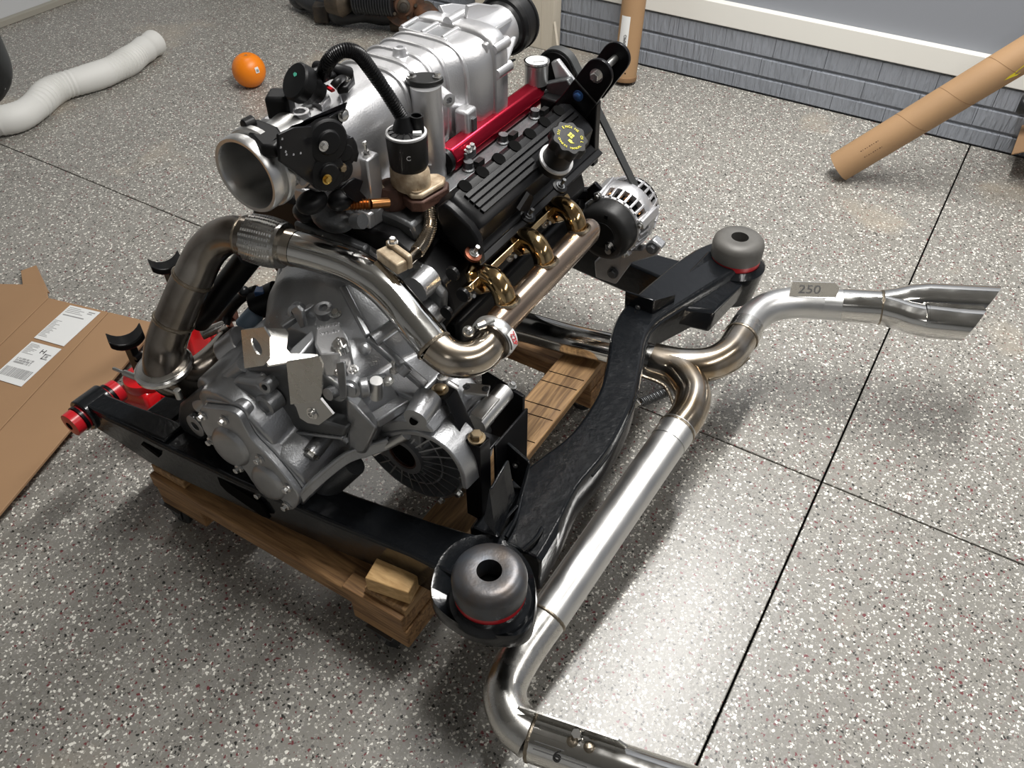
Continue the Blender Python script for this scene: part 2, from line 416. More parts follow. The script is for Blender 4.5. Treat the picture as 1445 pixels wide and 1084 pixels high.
# white flexible duct
pts = [(-60, 168), (-25, 172), (5, 170), (32, 162), (52, 148), (68, 132), (90, 121), (120, 112), (150, 102), (180, 87), (202, 71), (221, 58)]
path = spline([at(x, y, z=.053) for x, y in pts], 8)
b = MB(); rr = []
Ln = 0; pth = []
for i in range(len(path) - 1):
    seglen = (path[i + 1] - path[i]).length; k = max(1, int(round(seglen / .0085)))
    for j in range(k): pth.append(path[i].lerp(path[i + 1], j / k))
rr = [.0515 + (.0028 if i % 2 else -.0022) * (.65 + .45 * math.sin(i * .17)) + .0016 * math.sin(i * .31) for i in range(len(pth))]
for i in range(1, 9): rr[-i] = .051 + .002 * math.sin(i)
tag(MB().tube(pth, rr, 22, False, hollow=.004).build('flexible_duct', 'duct_white', ang=25), 'white corrugated flexible air duct snaking across the floor', 'duct')

# leaning cardboard tube by the white carton
t = thing('cardboard_tube', 'brown cardboard shipping tube standing upright against the grey brick wall', 'cardboard tube', (-1.345, 3.09, 0))
A, B = V((-1.342, 3.085, .0)), V((-1.375, 3.232, 1.1)); ax = (B - A).normalized()
MB().tube([A + ax * (.012), A.lerp(B, .5), B], .047, 32, False, hollow=.005).build('tube_wall', 'tube_card', t)
e1 = MB().lathe(A + ax * .012, ax, [(0, .0475), (.004, .0495), (.018, .0495), (.02, .047)], 32, closed=True).build('end_band', 'cardboard_dark', t)
u, v, n = frame(ax, (1, 0, 0))
view = (V((0, 0, 1.5)) - (A + ax * .45)); view = (view - ax * view.dot(ax)).normalized(); side = ax.cross(view).normalized()
def wrap(c0, h0, h1, a0, a1, r, n=10):
    P = []
    for h in (h0, h1):
        for i in range(n + 1):
            a = a0 + (a1 - a0) * i / n; P.append(c0 + ax * h + (view * math.cos(a) + side * math.sin(a)) * r)
    return MB().add(P, [[i, i + 1, n + 2 + i, n + 1 + i] for i in range(n)])
hz = (at(868, 38, y=3.1) - A).dot(ax)
lb = wrap(A, hz - .055, hz + .055, -.1, -.95, .0476).build('paper_label', 'label_white', t)
tx = A + ax * (hz - .012) + (view * math.cos(-.12) + side * math.sin(-.12)) * .0487
text(lb, 'OMAX', A + ax * (hz - .012) + (view * math.cos(-.25) + side * math.sin(-.25)) * .0486, -ax, V((0, 0, 1)).cross(view) * (-1 if True else 1), .016, 'ink')
MB().cyl(A + ax * .05 + view * .0465 + side * .0, A + ax * .05 + view * .0475, .003, seg=10).build('hole', 'dark_void', t)

# large cardboard tube leaning to the right
A = V((-.385, 2.79, .040)); B = at(1447, 76, y=2.93); ax = (B - A).normalized(); E_ = A + ax * ((3.225 - A.y) / ax.y)
t = thing('cardboard_tube', 'long thick brown cardboard tube leaning diagonally at the right', 'cardboard tube', (A.x, A.y, 0))
MB().tube([A, A.lerp(E_, .3), A.lerp(E_, .6), E_], .0515, 36, False, hollow=.006).build('tube_wall', 'tube_card', t)
MB().lathe(A + ax * .004, ax, [(0, .0455), (.02, .0455)], 32).build('end_plug', 'cardboard_dark', t)
for h in (.26, .40, .55, .68):
    b = MB(); P = []
    view = (V((0, 0, 1.5)) - (A + ax * h)); view = (view - ax * view.dot(ax)).normalized(); side = ax.cross(view).normalized()
    for i in range(-14, 15):
        a = i / 14 * 1.6; P.append(A + ax * (h + a * .02) + (view * math.cos(a) + side * math.sin(a)) * .0515)
    b.tube(P, .0007, 5).build('spiral_seam', 'cardboard_dark', t)
lb = MB(); h0 = (at(1232, 206, y=2.83) - A).dot(ax)
for k in range(9):
    for a0 in (0,):
        h = h0 - .03 + k * .0075; wd = (.004, .002, .0035, .002, .004, .003, .002, .0045, .002)[k]
        q = [A + ax * (h + e) + (view * math.cos(a) + side * math.sin(a)) * .0520 for e, a in ((0, -.15), (wd, -.15), (wd, .35), (0, .35))]
        lb.add(q, [[0, 1, 2, 3]])
lb.build('barcode', 'rust_brown', t)
h1 = (at(1430, 95, y=2.92) - A).dot(ax)
yl = MB().add([A + ax * (h1 + e) + (view * math.cos(a) + side * math.sin(a)) * .0521 for e, a in ((-.035, .75), (.05, .35), (.08, .45), (.0, .95))], [[0, 1, 2, 3]])
yl.build('yellow_sticker', 'yellow_tag', t)

# cream carton at the wall
t = thing('corrugated_carton', 'tall cream corrugated carton standing against the brick wall', 'carton', (-1.93, 3.23, 0))
MB().box((-1.945, 3.232, .5), (.40, .07, 1.0)).build('carton_body', 'cream_card', t, bevel=.003)
MB().prism([V((-1.75, 3.196, .002)), V((-1.70, 3.17, .002)), V((-1.742, 3.197, .13))], (.004, .01, 0)).build('torn_flap', 'cream_card', t)
for k in range(5): MB().box((-2.1 + k * .075, 3.1965, .5), (.002, .002, .98)).build('flute_line', 'cream_card', t)

# greasy old drive-axle assembly by the wall
t = thing('old_axle_assembly', 'greasy used hub and axle assembly with rusty brake rotor by the wall', 'axle', (-2.55, 3.0, 0))
rc = at(570, 7, z=.13); dirn = V((.55, -.75, .2)).normalized()
rt = MB().lathe(rc, dirn, [(-.03, .02), (-.03, .085), (-.008, .092), (.004, .092), (.006, .06), (.012, .055), (.03, .04), (.032, .022)], 36).build('rotor', 'old_rust', t)
u, v, n = frame(dirn)
for k in range(5):
    a = 2 * PI * k / 5; p = rc + (u * math.cos(a) + v * math.sin(a)) * .052
    MB().cyl(p, p + dirn * .035, .007, seg=10).build('wheel_stud', 'grimy_metal', rt)
MB().lathe(rc + dirn * .02, dirn, [(0, .03), (.02, .028), (.025, .018), (.05, .016), (.052, .008)], 24).build('hub_nut', 'grimy_metal', t)
MB().sphere(rc + V((.09, .04, -.035)), .055, sc=(1.2, .9, .8)).build('caliper', 'old_rust', t)
cp = spline([at(468, 14, z=.05), at(485, 22, z=.05), at(520, 20, z=.055), at(548, 22, z=.055), at(566, 27, z=.05)], 6)
MB().tube(cp, [.04 + .006 * math.sin(i * .5) for i in range(len(cp))], 16).build('control_arm', 'old_rubber', t)
bp_ = [at(500, -2, z=.15).lerp(at(556, 2, z=.15), i / 30) for i in range(31)]
MB().tube(bp_, [.058 + .006 * (i % 2) for i in range(31)], 20).build('bellows_boot', 'old_rubber', t)
MB().lathe(at(478, 0, z=.13), V((1, .3, 0)), [(-.05, .03), (-.045, .06), (.02, .07), (.05, .05), (.06, .03)], 20).build('knuckle', 'grimy_metal', t)
MB().box(at(455, 16, z=.05), (.07, .09, .08), .5).build('mount_block', 'grimy_metal', t, bevel=.008)
MB().tube(spline([at(420, -6, z=.07), at(440, 6, z=.06), at(462, 12, z=.06)], 5), .035, 14).build('axle_arm', 'old_rubber', t)
MB().sphere(at(428, 0, z=.05), .055, sc=(1.4, 1, .8)).build('joint_housing', 'old_rubber', t)
MB().tube(spline([at(552, 36, z=.02), at(575, 33, z=.03), at(598, 20, z=.05), at(606, 8, z=.09)], 5), .03, 12).build('lower_link', 'grimy_metal', t)

# black corrugated pipe end and open carton at the right edge
A = at(1438, 146, y=3.2)
pp = [A + V((.013 * i, 0, .0)) for i in range(26)]
tag(MB().tube(pp, [.030 + .004 * (i % 2) for i in range(26)], 20).build('drain_hose', 'old_rubber', ang=80), 'black corrugated hose stub lying along the wall at right edge', 'hose')
t = thing('cardboard_carton', 'open brown cardboard box with flared flaps at the right edge', 'carton', (.33, 2.9, 0))
x0, y0 = at(1448, 255, z=0.0).x + .0, at(1448, 262, z=0).y
bx0, bx1, by0, by1, bh = x0 + .02, x0 + .42, y0 - .02, y0 + .33, .16
MB().box(((bx0 + bx1) / 2, (by0 + by1) / 2, .004), (bx1 - bx0, by1 - by0, .006)).build('carton_base', 'cardboard_dark', t)
for (ax_, ay, sx, sy) in (((bx0 + bx1) / 2, by0, bx1 - bx0, .005), ((bx0 + bx1) / 2, by1, bx1 - bx0, .005), (bx0, (by0 + by1) / 2, .005, by1 - by0), (bx1, (by0 + by1) / 2, .005, by1 - by0)):
    MB().box((ax_, ay, bh / 2 + .004), (sx, sy, bh)).build('carton_side', 'cardboard', t)
for p, q in (((bx0, by0, bh), (-.10, -.02, -.05)), ((bx0, by0, bh), (.02, -.07, -.08))):
    p = V(p); q = V(q); e = V((0, by1 - by0, 0)) if abs(q.x) > abs(q.y) else V((bx1 - bx0, 0, 0))
    MB().prism([p, p + e, p + e + q, p + q], (0, 0, .004)).build('carton_flap', 'cardboard', t)

# flattened cardboard on the floor at left
Zc = .042
flat = lambda p: V((p.x, p.y, 0))
cr = flat(at(224, 457, z=Zc)); e1 = flat(at(0, 724, z=Zc)) - cr; e1n = e1.normalized(); top = flat(at(0, 404, z=Zc)) - cr; topn = top.normalized()
t = thing('flattened_carton', 'large sheet of flattened brown cardboard with two white labels', 'cardboard', (-2.1, .6, 0))
O = cr; U_ = topn; L1 = 1.25; W1 = 1.2
prof = []
for k in range(3):
    a0 = (.0, .1625, .3625)[k]; a1 = (.16, .36, W1)[k]
    P = [O + U_ * a0, O + U_ * a1, O + U_ * a1 + e1n * L1, O + U_ * a0 + e1n * L1]
    if k == 2: P = [O + U_ * a0, flat(at(64, 402, z=Zc)), flat(at(-90, 398, z=Zc)), O + U_ * a1 + e1n * L1, O + U_ * a0 + e1n * L1]
    MB().prism([p + V((0, 0, .034)) for p in P], (0, 0, Zc - .034)).build('panel', 'cardboard', t, bevel=.0015)
P = [O + U_ * .05 + e1n * .03, O + U_ * (W1 - .03) + e1n * .03, O + U_ * (W1 - .03) + e1n * (L1 - .03), O + U_ * .05 + e1n * (L1 - .03)]
MB().prism([p + V((0, 0, .0)) for p in P], (0, 0, .034)).build('lower_layer', 'cardboard_dark', t)
tag(MB().prism([at(30, 384, z=.012), at(52, 376, z=.012), at(70, 414, z=.012), at(40, 418, z=.012), at(33, 405, z=.012)], (0, 0, .005)).build('cardboard_scrap', 'cardboard', bevel=.001),
    'small tan cardboard scrap sticking out behind the flattened sheet', 'cardboard')
# shipping labels
def label(P4, name, lines):
    a, bb, cc, d = [at(x, y, z=Zc + .001) for x, y in P4]
    lo = MB().prism([a, bb, cc, d], (0, 0, .0008)).build(name, 'label_white', t)
    ux = (bb - a); vy = (d - a)
    for nm, m_, items in lines:
        q = MB()
        for (s0, t0, s1, t1) in items:
            p = lambda s, tt: a + ux * s + vy * tt + V((0, 0, .0009))
            q.prism([p(s0, t0), p(s1, t0), p(s1, t1), p(s0, t1)], (0, 0, .0003))
        q.build(nm, m_, lo)
    return lo, a, ux, vy
random.seed(3)
ln = [(.06 + .0, .05 + .045 * i, .06 + random.uniform(.25, .75), .062 + .045 * i) for i in range(4)] + [(.7, .06, .9, .085), (.7, .11, .85, .13)]
ln2 = [(.03, .45 + .035 * i, .03 + random.uniform(.12, .3), .46 + .035 * i) for i in range(14)] + [(.08, .26, .75, .285)]
label([(99, 431), (142, 441), (90, 489), (48, 477)], 'shipping_label', [('print', 'ink_grey', ln + ln2)])
ln = [(.05, .05 + .03 * i, .05 + random.uniform(.15, .4), .06 + .03 * i) for i in range(9)] + [(.72, .2, .92, .225), (.72, .2, .76, .34), (.72, .315, .92, .34), (.8, .24, .87, .3)]
bc = []; x = .06
while x < .94:
    wdt = random.choice((.012, .018, .03)); bc.append((x, .66, x + wdt, .88)); x += wdt + random.choice((.012, .02))
pb = [(.1 + .012 * i, .42 + .05 * j, .106 + .012 * i, .46 + .05 * j) for i in range(46) for j in range(3) if random.random() < .75]
lo, a, ux, vy = label([(45, 482), (87, 493), (30, 546), (-12, 533)], 'shipping_label', [('print', 'ink_grey', ln), ('barcode', 'ink_grey', bc), ('dot_code', 'ink_grey', pb)])
text(lo, 'H', a + ux * .52 + vy * .22 + V((0, 0, .001)), ux, -vy, .022, 'ink')

# black hose loop hanging at the upper left, close to the camera
hp = at(2, 85, z=1.12)
c0 = hp + V((-.055, -.03, .0)); pth = []
for i in range(25):
    a = PI * i / 24; pth.append(c0 + V((.05 * math.cos(PI - a) * .8, .05 * math.cos(PI - a) * .6, -.045 * math.sin(a))))
pth = [pth[0] + V((0, 0, 1.585))] + [pth[0] + V((0, 0, .2))] + pth + [pth[-1] + V((0, 0, .2)), pth[-1] + V((0, 0, 1.585))]
tag(MB().tube(pth, .016, 16).build('hanging_hose', 'rubber'), 'black rubber hose loop hanging at the upper left edge', 'hose')

# ================================================================== RED JACK STANDS
def jack_stand(loc, rz, label_):
    t = thing('jack_stand', label_, 'jack stand', loc, 'red jack stands')
    L = V(loc); Rz = Matrix.Rotation(rz, 3, 'Z')
    T = lambda x, y, z: L + Rz @ V((x, y, z))
    for sx, sy in ((1, 1), (1, -1), (-1, 1), (-1, -1)):
        P0 = [T(sx * .018, sy * .018, .14), T(sx * .040, sy * .018, .14), T(sx * .040, sy * .040, .14), T(sx * .018, sy * .040, .14)]
        P1 = [T(sx * .045, sy * .045, .008), T(sx * .066, sy * .045, .008), T(sx * .066, sy * .066, .008), T(sx * .045, sy * .066, .008)]
        MB().loft([P0, P1]).build('leg', 'red_paint', t, bevel=.004)
        MB().prism([T(sx * .035, sy * .035, 0), T(sx * .074, sy * .035, 0), T(sx * .074, sy * .074, 0), T(sx * .035, sy * .074, 0)], (0, 0, .008)).build('foot', 'red_paint', t, bevel=.002)
    b = MB()
    sq = lambda h, z: [T(h, h, z), T(-h, h, z), T(-h, -h, z), T(h, -h, z)]
    b.loft([sq(.058, .05), sq(.044, .14), sq(.044, .17), sq(.034, .185)])
    b.build('body', 'red_paint', t, bevel=.007)
    MB().prism([T(-.03, -.0585, .06), T(.03, -.0585, .06), T(.02, -.048, .13), T(-.02, -.048, .13)], Rz @ V((0, -.002, 0))).build('warning_sticker', 'label_white', t)
    MB().lathe(T(0, 0, .17), (0, 0, 1), [(0, .04), (.012, .045), (.03, .042), (.032, .028)], 24).build('collar', 'red_paint', t)
    MB().bar(T(0, 0, .08), T(0, 0, .305), .024, .018, Rz @ V((0, 1, 0))).build('ratchet_column', 'black_satin', t, bevel=.003)
    for k in range(4): MB().bar(T(.013, 0, .212 + k * .016), T(.013, 0, .221 + k * .016), .012, .018, Rz @ V((0, 1, 0))).build('tooth', 'black_satin', t)
    sec = []
    Rs = Matrix.Rotation(rz + 1.0, 3, 'Z'); T2 = lambda x, y, z: L + Rs @ V((x, y, z))
    for i in range(9):
        q = i / 8 * 2 - 1; z = .305 + .018 * abs(q) ** 2.4; sec.append([T2(q * .036, -.020, z - .013), T2(q * .036, .020, z - .013), T2(q * .036, .019, z + .003 + .003 * q * q), T2(q * .036, -.019, z + .003 + .003 * q * q)])
    MB().loft(sec).build('saddle', 'black_satin', t, bevel=.003)
    MB().tube(spline([T(.03, 0, .15), T(.06, 0, .155), T(.078, 0, .13), T(.08, 0, .09)], 5), .006, 10).build('handle', 'red_paint', t)
    return t
jack_stand((-1.424, .733, 0), .08, 'red jack stand with black saddle nearest the red bushing')
jack_stand((-1.562, .968, 0), .08, 'red jack stand behind the heat-tinted pipe')

# ================================================================== WOODEN DOLLY
t = thing('wooden_dolly', 'rough wooden dolly of stacked planks on casters under the engine', 'dolly', (-.89, .95, 0))
def plank(x0, x1, y0, y1, z0, z1, m, name='plank', bev=.003):
    return MB().box(((x0 + x1) / 2, (y0 + y1) / 2, (z0 + z1) / 2), (x1 - x0, y1 - y0, z1 - z0)).build(name, m, t, bevel=bev)
for yy in (.555, 1.28):
    plank(-1.215, -.565, yy, yy + .088, .128, .166, 'wood_x')
    for xx in (-1.215, -.692): plank(xx, xx + .13, yy + .004, yy + .16, .070, .126, 'wood_x', 'corner_block')
for xx in (-1.21, -.655):
    plank(xx, xx + .092, .565, 1.37, .168, .192, 'wood_y')
plank(-.70, -.565, .553, .60, .168, .176, 'wood_x', 'splinter_board', .002)
b = MB(); P = [(0, 0), (.2, .006), (.42, -.004), (.7, .003)]
for k in range(5): MB().box((-.61, 1.02 + .055 * k + .02 * (k % 2), .1925), (.085, .0015, .0012), .15).build('crack', 'dark_void', t)
for xx, yy in ((-1.195, .578), (-.63, .578), (-1.16, 1.34), (-.615, 1.34)):
    MB().box((xx, yy, .068), (.06, .05, .004)).build('caster_plate', 'dark_cast', t)
    MB().prism([V((xx - .02, yy - .014, .067)), V((xx + .02, yy - .014, .067)), V((xx + .012, yy - .014, .02)), V((xx - .012, yy - .014, .02))], (0, .003, 0)).build('caster_fork', 'dark_cast', t)
    wl = MB().lathe((xx, yy - .010, .0305), (0, 1, 0), [(0, .012), (0, .026), (.003, .0305), (.019, .0305), (.022, .026), (.022, .012)], 24).build('caster_wheel', 'rubber', t)
    MB().cyl((xx, yy - .018, .0305), (xx, yy + .018, .0305), .006, seg=12).build('axle_bolt', 'zinc', wl)
wbk = MB().box((0, 0, 0), (.082, .056, .038)); P = at(557, 812, z=.22)
wbk = MB().box((P.x, P.y + .0, .2125), (.085, .060, .038), .18)
tag(wbk.build('wood_block', 'wood_fresh', bevel=.002), 'small fresh-cut pale wood block wedged under the black frame', 'wood block')
# ================================================================== SUBFRAME
sub = thing('subframe', 'glossy black painted steel engine subframe resting on the wooden dolly', 'subframe', (-.85, 1.1, .19))
def rect(x, yc, z, wd, h): return [V((x, yc - wd / 2, z - h / 2)), V((x, yc + wd / 2, z - h / 2)), V((x, yc + wd / 2, z + h / 2)), V((x, yc - wd / 2, z + h / 2))]
S = [(-1.35, .576, .268, .048, .058), (-1.28, .58, .262, .05, .072), (-1.2, .588, .25, .056, .094), (-1.13, .598, .24, .062, .095), (-.95, .615, .238, .07, .086), (-.75, .635, .238, .075, .088), (-.58, .655, .243, .08, .09), (-.47, .665, .25, .10, .09)]
MB().loft([rect(*s) for s in S]).build('side_rail', 'black_gloss', sub, bevel=.006)
MB().tube([V((s[0], s[1] - s[3] / 2 + .004, s[2] + s[4] / 2)) for s in S[1:]], .005, 8).build('rail_flange', 'black_gloss', sub)
MB().prism([V((x, S[4][1] - .039, z)) for x, z in ((-1.03, .262), (-1.0, .27), (-.90, .258), (-.885, .222), (-.905, .215), (-.99, .232))], (0, .006, 0)).build('rail_opening', 'dark_void', sub)
MB().prism([V((x, S[2][1] - .0285, z)) for x, z in ((-1.20, .262), (-1.19, .275), (-1.15, .262), (-1.155, .25))], (0, .006, 0)).build('rail_opening', 'dark_void', sub)
# raised top skin on the front arm
MB().loft([[V((x, yc - wd / 2, z)), V((x, yc + wd / 2, z)), V((x, yc + wd / 2 - .004, z + .012)), V((x, yc - wd / 2 + .004, z + .012))] for x, yc, wd, z in ((-1.335, .576, .05, .293), (-1.26, .583, .052, .292), (-1.19, .592, .056, .29), (-1.135, .6, .058, .286))]).build('arm_skin', 'black_gloss', sub, bevel=.004)
fr = MB().loft([rect(s[0], 2.27 - s[1], s[2], s[3], s[4]) for s in S]).build('side_rail', 'black_gloss', sub, bevel=.006)
MB().box((-1.22, 1.12, .24), (.07, 1.0, .07)).build('front_crossmember', 'black_gloss', sub, bevel=.006)
# front bushings, axis along the car's width
for yc in (.576, 1.694):
    MB().cyl((-1.352, yc - .03, .272), (-1.352, yc + .03, .272), .036, seg=28).build('bushing_eye', 'black_gloss', sub, bevel=.003)
    for s in (-1, 1):
        bq = MB().lathe((-1.352, yc + s * .03, .272), (0, s, 0), [(0, .027), (.006, .027), (.006, .023), (.012, .023), (.012, .0262), (.03, .0255), (.032, .012)], 28).build('poly_bushing', 'red_poly', sub)
        MB().lathe((-1.352, yc + s * .03, .272), (0, s, 0), [(.004, .0235), (.004, .0285), (.010, .0285), (.010, .0235)], 28, closed=True).build('thrust_ring', 'black_plate', bq)
        MB().cyl((-1.352, yc + s * .058, .272), (-1.352, yc + s * .0625, .272), .009, seg=16).build('sleeve', 'dark_void', bq)
# rear crossmember, one arched box section
CM = [((712, 765), .285, .145, .10), ((745, 715), .292, .14, .10), ((785, 668), .295, .105, .095), ((832, 622), .30, .085, .09), ((868, 562), .305, .076, .085), ((881, 510), .31, .074, .08), ((889, 468), .312, .078, .08), ((908, 438), .315, .09, .085), ((955, 402), .318, .11, .10), ((1005, 368), .322, .125, .11), ((1040, 352), .322, .115, .11)]
ctr = [at(p[0], p[1], z=z) - V((0, 0, 0)) for p, z, wd, h in CM]
rs = []
fine = spline(ctr, 4); dims = spline([V((wd, h, 0)) for p, z, wd, h in CM], 4)
for i, c in enumerate(fine):
    tn = fine[min(i + 1, len(fine) - 1)] - fine[max(i - 1, 0)]; tn.z = 0; tn.normalize(); nr = V((tn.y, -tn.x, 0)); wd, h = dims[i].x, dims[i].y
    q = []
    for a, zz in ((-.5, -1), (.5, -1), (.5, -.12), (.44, 0), (-.44, 0), (-.5, -.12)): q.append(c + nr * wd * a + V((0, 0, h * zz)))
    rs.append(q)
MB().loft(rs).build('rear_crossmember', 'black_gloss', sub, bevel=.004)
edge = [c + V((0, 0, -.004)) for c in [r[2] for r in rs[10:32]]]
MB().tube(edge, .0035, 6).build('seam_bead', 'black_gloss', sub)
# painted ridges and weld beads on the near end
for (p0, p1) in (((735, 702), (714, 758)), ((765, 745), (738, 776))):
    MB().tube(spline([at(*p0, z=.297), at((p0[0] + p1[0]) / 2 + 4, (p0[1] + p1[1]) / 2, z=.300), at(*p1, z=.296)], 4), .0038, 8).build('stamped_rib', 'black_gloss', sub)
# near tower gusset and tabs
MB().prism([at(690, 690, z=.40), at(713, 650, z=.40), at(722, 700, z=.33), at(700, 760, z=.31), at(684, 735, z=.33)], (.004, .006, .0)).build('gusset', 'black_gloss', sub, bevel=.002)
tb = MB().prism([at(713, 624, y=.835), at(745, 652, y=.835), at(736, 690, y=.835), at(713, 668, y=.835)], (.0, .006, 0)).build('tab', 'black_gloss', sub, bevel=.0015)
bolt(at(727, 657, y=.833), (0, -1, 0), sub, .004, .003, 'zinc', 'torx', 'tab_hole')
MB().prism([at(745, 652, y=.838), at(736, 690, y=.838), at(708, 735, z=.31), at(728, 712, z=.31)], (.006, .0, 0)).build('gusset', 'black_gloss', sub, bevel=.0015)
tb = MB().prism([at(882, 412, y=1.40), at(922, 424, y=1.40), at(918, 470, y=1.40), at(880, 460, y=1.40)], (0, .007, 0)).build('tab', 'black_gloss', sub, bevel=.0015)
MB().prism([at(922, 424, y=1.40), at(950, 416, y=1.46), at(946, 445, y=1.46), at(918, 470, y=1.40)], (.004, .004, 0)).build('tab', 'black_gloss', sub, bevel=.0015)
bolt(at(900, 434, y=1.398), (0, -1, 0), sub, .0045, .002, 'zinc', 'torx', 'tab_hole')
# rear bushing seats and caps
Nb = V((-.414, .613, 0)); Fb = V((-.404, 1.701, 0))
out = [at(x, y, z=.285) for x, y in ((612, 808), (607, 835), (612, 858), (635, 880), (668, 897), (705, 905), (735, 903), (752, 889), (757, 862), (757, 832), (748, 800), (722, 772), (690, 758), (650, 765), (625, 785))]
cen = sum(out, V()) / len(out)
out = spline(out + out[:1], 4)[:-1]
ringN = [[cen + (p - cen) * .98 + V((0, 0, -.022)) for p in out], out, [cen + (p - cen) * .97 + V((0, 0, .012)) for p in out], [Nb + V((0, 0, .29)) + V((p.x - Nb.x, p.y - Nb.y, 0)).normalized() * .072 for p in out], [Nb + V((0, 0, .312)) + V((p.x - Nb.x, p.y - Nb.y, 0)).normalized() * .062 for p in out]]
MB().loft(ringN).build('bushing_seat', 'black_gloss', sub, ang=80)
MB().lathe(Fb + V((0, 0, .212)), (0, 0, 1), [(0, .055), (.0, .062), (.07, .072), (.088, .074), (.094, .068), (.10, .062)], 36).build('bushing_seat', 'black_gloss', sub)
for q, mm, lab in ((Nb, 'steel_cap', 'worn steel bushing cap'), (Fb, 'grey_cap', 'grey bushing cap')):
    MB().lathe(q + V((0, 0, .312)), (0, 0, 1), [(0, .030), (0, .059), (.014, .0595), (.016, .03)], 40).build('poly_ring', 'red_poly', sub)
    cp = MB().lathe(q, (0, 0, 1), [(.326, .045), (.326, .0605), (.356, .0612), (.366, .0585), (.372, .053), (.3755, .045), (.3765, .036), (.376, .026), (.3755, .0205), (.335, .0195), (.335, .03)], 48, closed=True).build('bushing_cap', mm, sub, ang=50)
    cp['label'] = lab
    MB().lathe(q, (0, 0, 1), [(.334, .001), (.336, .0198)], 24).build('bore', 'dark_void', cp)
# far tower lower shape
MB().loft([[at(*p, z=z) for p, z in r] for r in ((((925, 452), .27), ((1000, 470), .23), ((1060, 405), .23), ((990, 395), .27)), (((925, 430), .31), ((1008, 440), .28), ((1078, 372), .30), ((1000, 352), .33)))]).build('tower_side', 'black_gloss', sub, bevel=.006)
# engine mount: straps and plates bolted to the gearbox
P1 = [at(x, y, z=.53) for x, y in ((600, 553), (617, 538), (642, 548), (628, 566))]
MB().prism(P1, (0, 0, -.012)).build('mount_plate', 'black_plate', sub, bevel=.0015)
P2 = [at(x, y, z=.475) for x, y in ((653, 620), (668, 605), (692, 618), (677, 632))]
MB().prism([P1[3], P1[2], P2[1], P2[0]], (.0, .006, -.008)).build('mount_strap', 'black_plate', sub, bevel=.0015)
MB().prism(P2, (0, 0, -.012)).build('mount_plate', 'black_plate', sub, bevel=.0015)
MB().prism([P2[0], P2[3], P2[3] + V((0, 0, -.2)), P2[0] + V((0, 0, -.2))], (0, .006, 0)).build('mount_plate', 'black_plate', sub, bevel=.0015)
MB().prism([P2[3], P2[2], P2[2] + V((0, 0, -.2)), P2[3] + V((0, 0, -.2))], (-.006, 0, 0)).build('mount_plate', 'black_plate', sub, bevel=.0015)
a1 = at(679, 524, z=.465); a2 = at(738, 561, z=.465)
MB().prism([a1, a2, a2 + V((0, 0, -.17)), a1 + V((0, 0, -.17))], (0, .008, 0)).build('mount_plate', 'black_plate', sub, bevel=.0015)
b1 = at(696, 628, z=.43); b2 = at(742, 575, z=.43)
MB().prism([b1, b2, b2 + V((0, 0, -.14)), b1 + V((0, 0, -.14))], (.005, 0, 0)).build('mount_plate', 'black_plate', sub, bevel=.0015)
bolt((P1[0] + P1[2]) / 2 + V((0, 0, .0)), (0, 0, 1), sub, .010, .008, 'bronze_bolt')
bolt((P2[0] + P2[2]) / 2 + V((0, 0, .0)), (0, 0, 1), sub, .0105, .014, 'bronze_bolt')
bolt(at(722, 545, z=.468), (.3, .3, .9), sub, .006, .008, 'zinc')
sp0 = at(672, 600, z=.462); sp1 = at(712, 553, z=.462)
MB().tube([sp0, sp0.lerp(sp1, .5), sp1], .0185, 20).build('mount_spacer', 'brushed', sub)
MB().bar(sp0 + V((0, 0, .018)), sp0.lerp(sp1, .62) + V((0, 0, .018)), .024, .006).build('spacer_flat', 'brushed', sub, bevel=.001)
bb = at(898, 575, z=.22)
MB().prism([bb + V(p) for p in ((-.03, 0, .02), (.0, .0, .0), (.008, .0, .012), (-.015, .0, .03))], (0, .004, 0)).build('hanger_tab', 'zinc', sub)

# ================================================================== EXHAUST SYSTEM
ex = thing('exhaust_system', 'brushed stainless dual-outlet exhaust with Y junction behind the black subframe', 'exhaust', (-.35, 1.15, .08))
RP = .0375
J = at(922, 508, z=.235)
inl = spline([V((-1.08, 1.225, .238)), V((-.9, 1.255, .237)), at(735, 460, z=.235), at(800, 478, z=.235), at(870, 494, z=.235), J], 5)
MB().tube(inl, .036, 28).build('inlet_pipe', 'polished', ex)
nb = spline([J, at(955, 522, z=.235), at(977, 552, z=.232), at(972, 582, z=.228), at(955, 607, z=.224)], 8)
MB().tube(nb, RP + .001, 32).build('y_branch', 'heat_steel', ex)
fb = spline([J, at(960, 515, z=.238), at(1000, 514, z=.240), at(1028, 500, z=.243), at(1046, 476, z=.246)], 8)
MB().tube(fb, RP + .001, 32).build('y_branch', 'heat_steel', ex)
weldring(ex, nb[-1], nb[-1] - nb[-2], RP + .001); weldring(ex, fb[-1], fb[-1] - fb[-2], RP + .001)
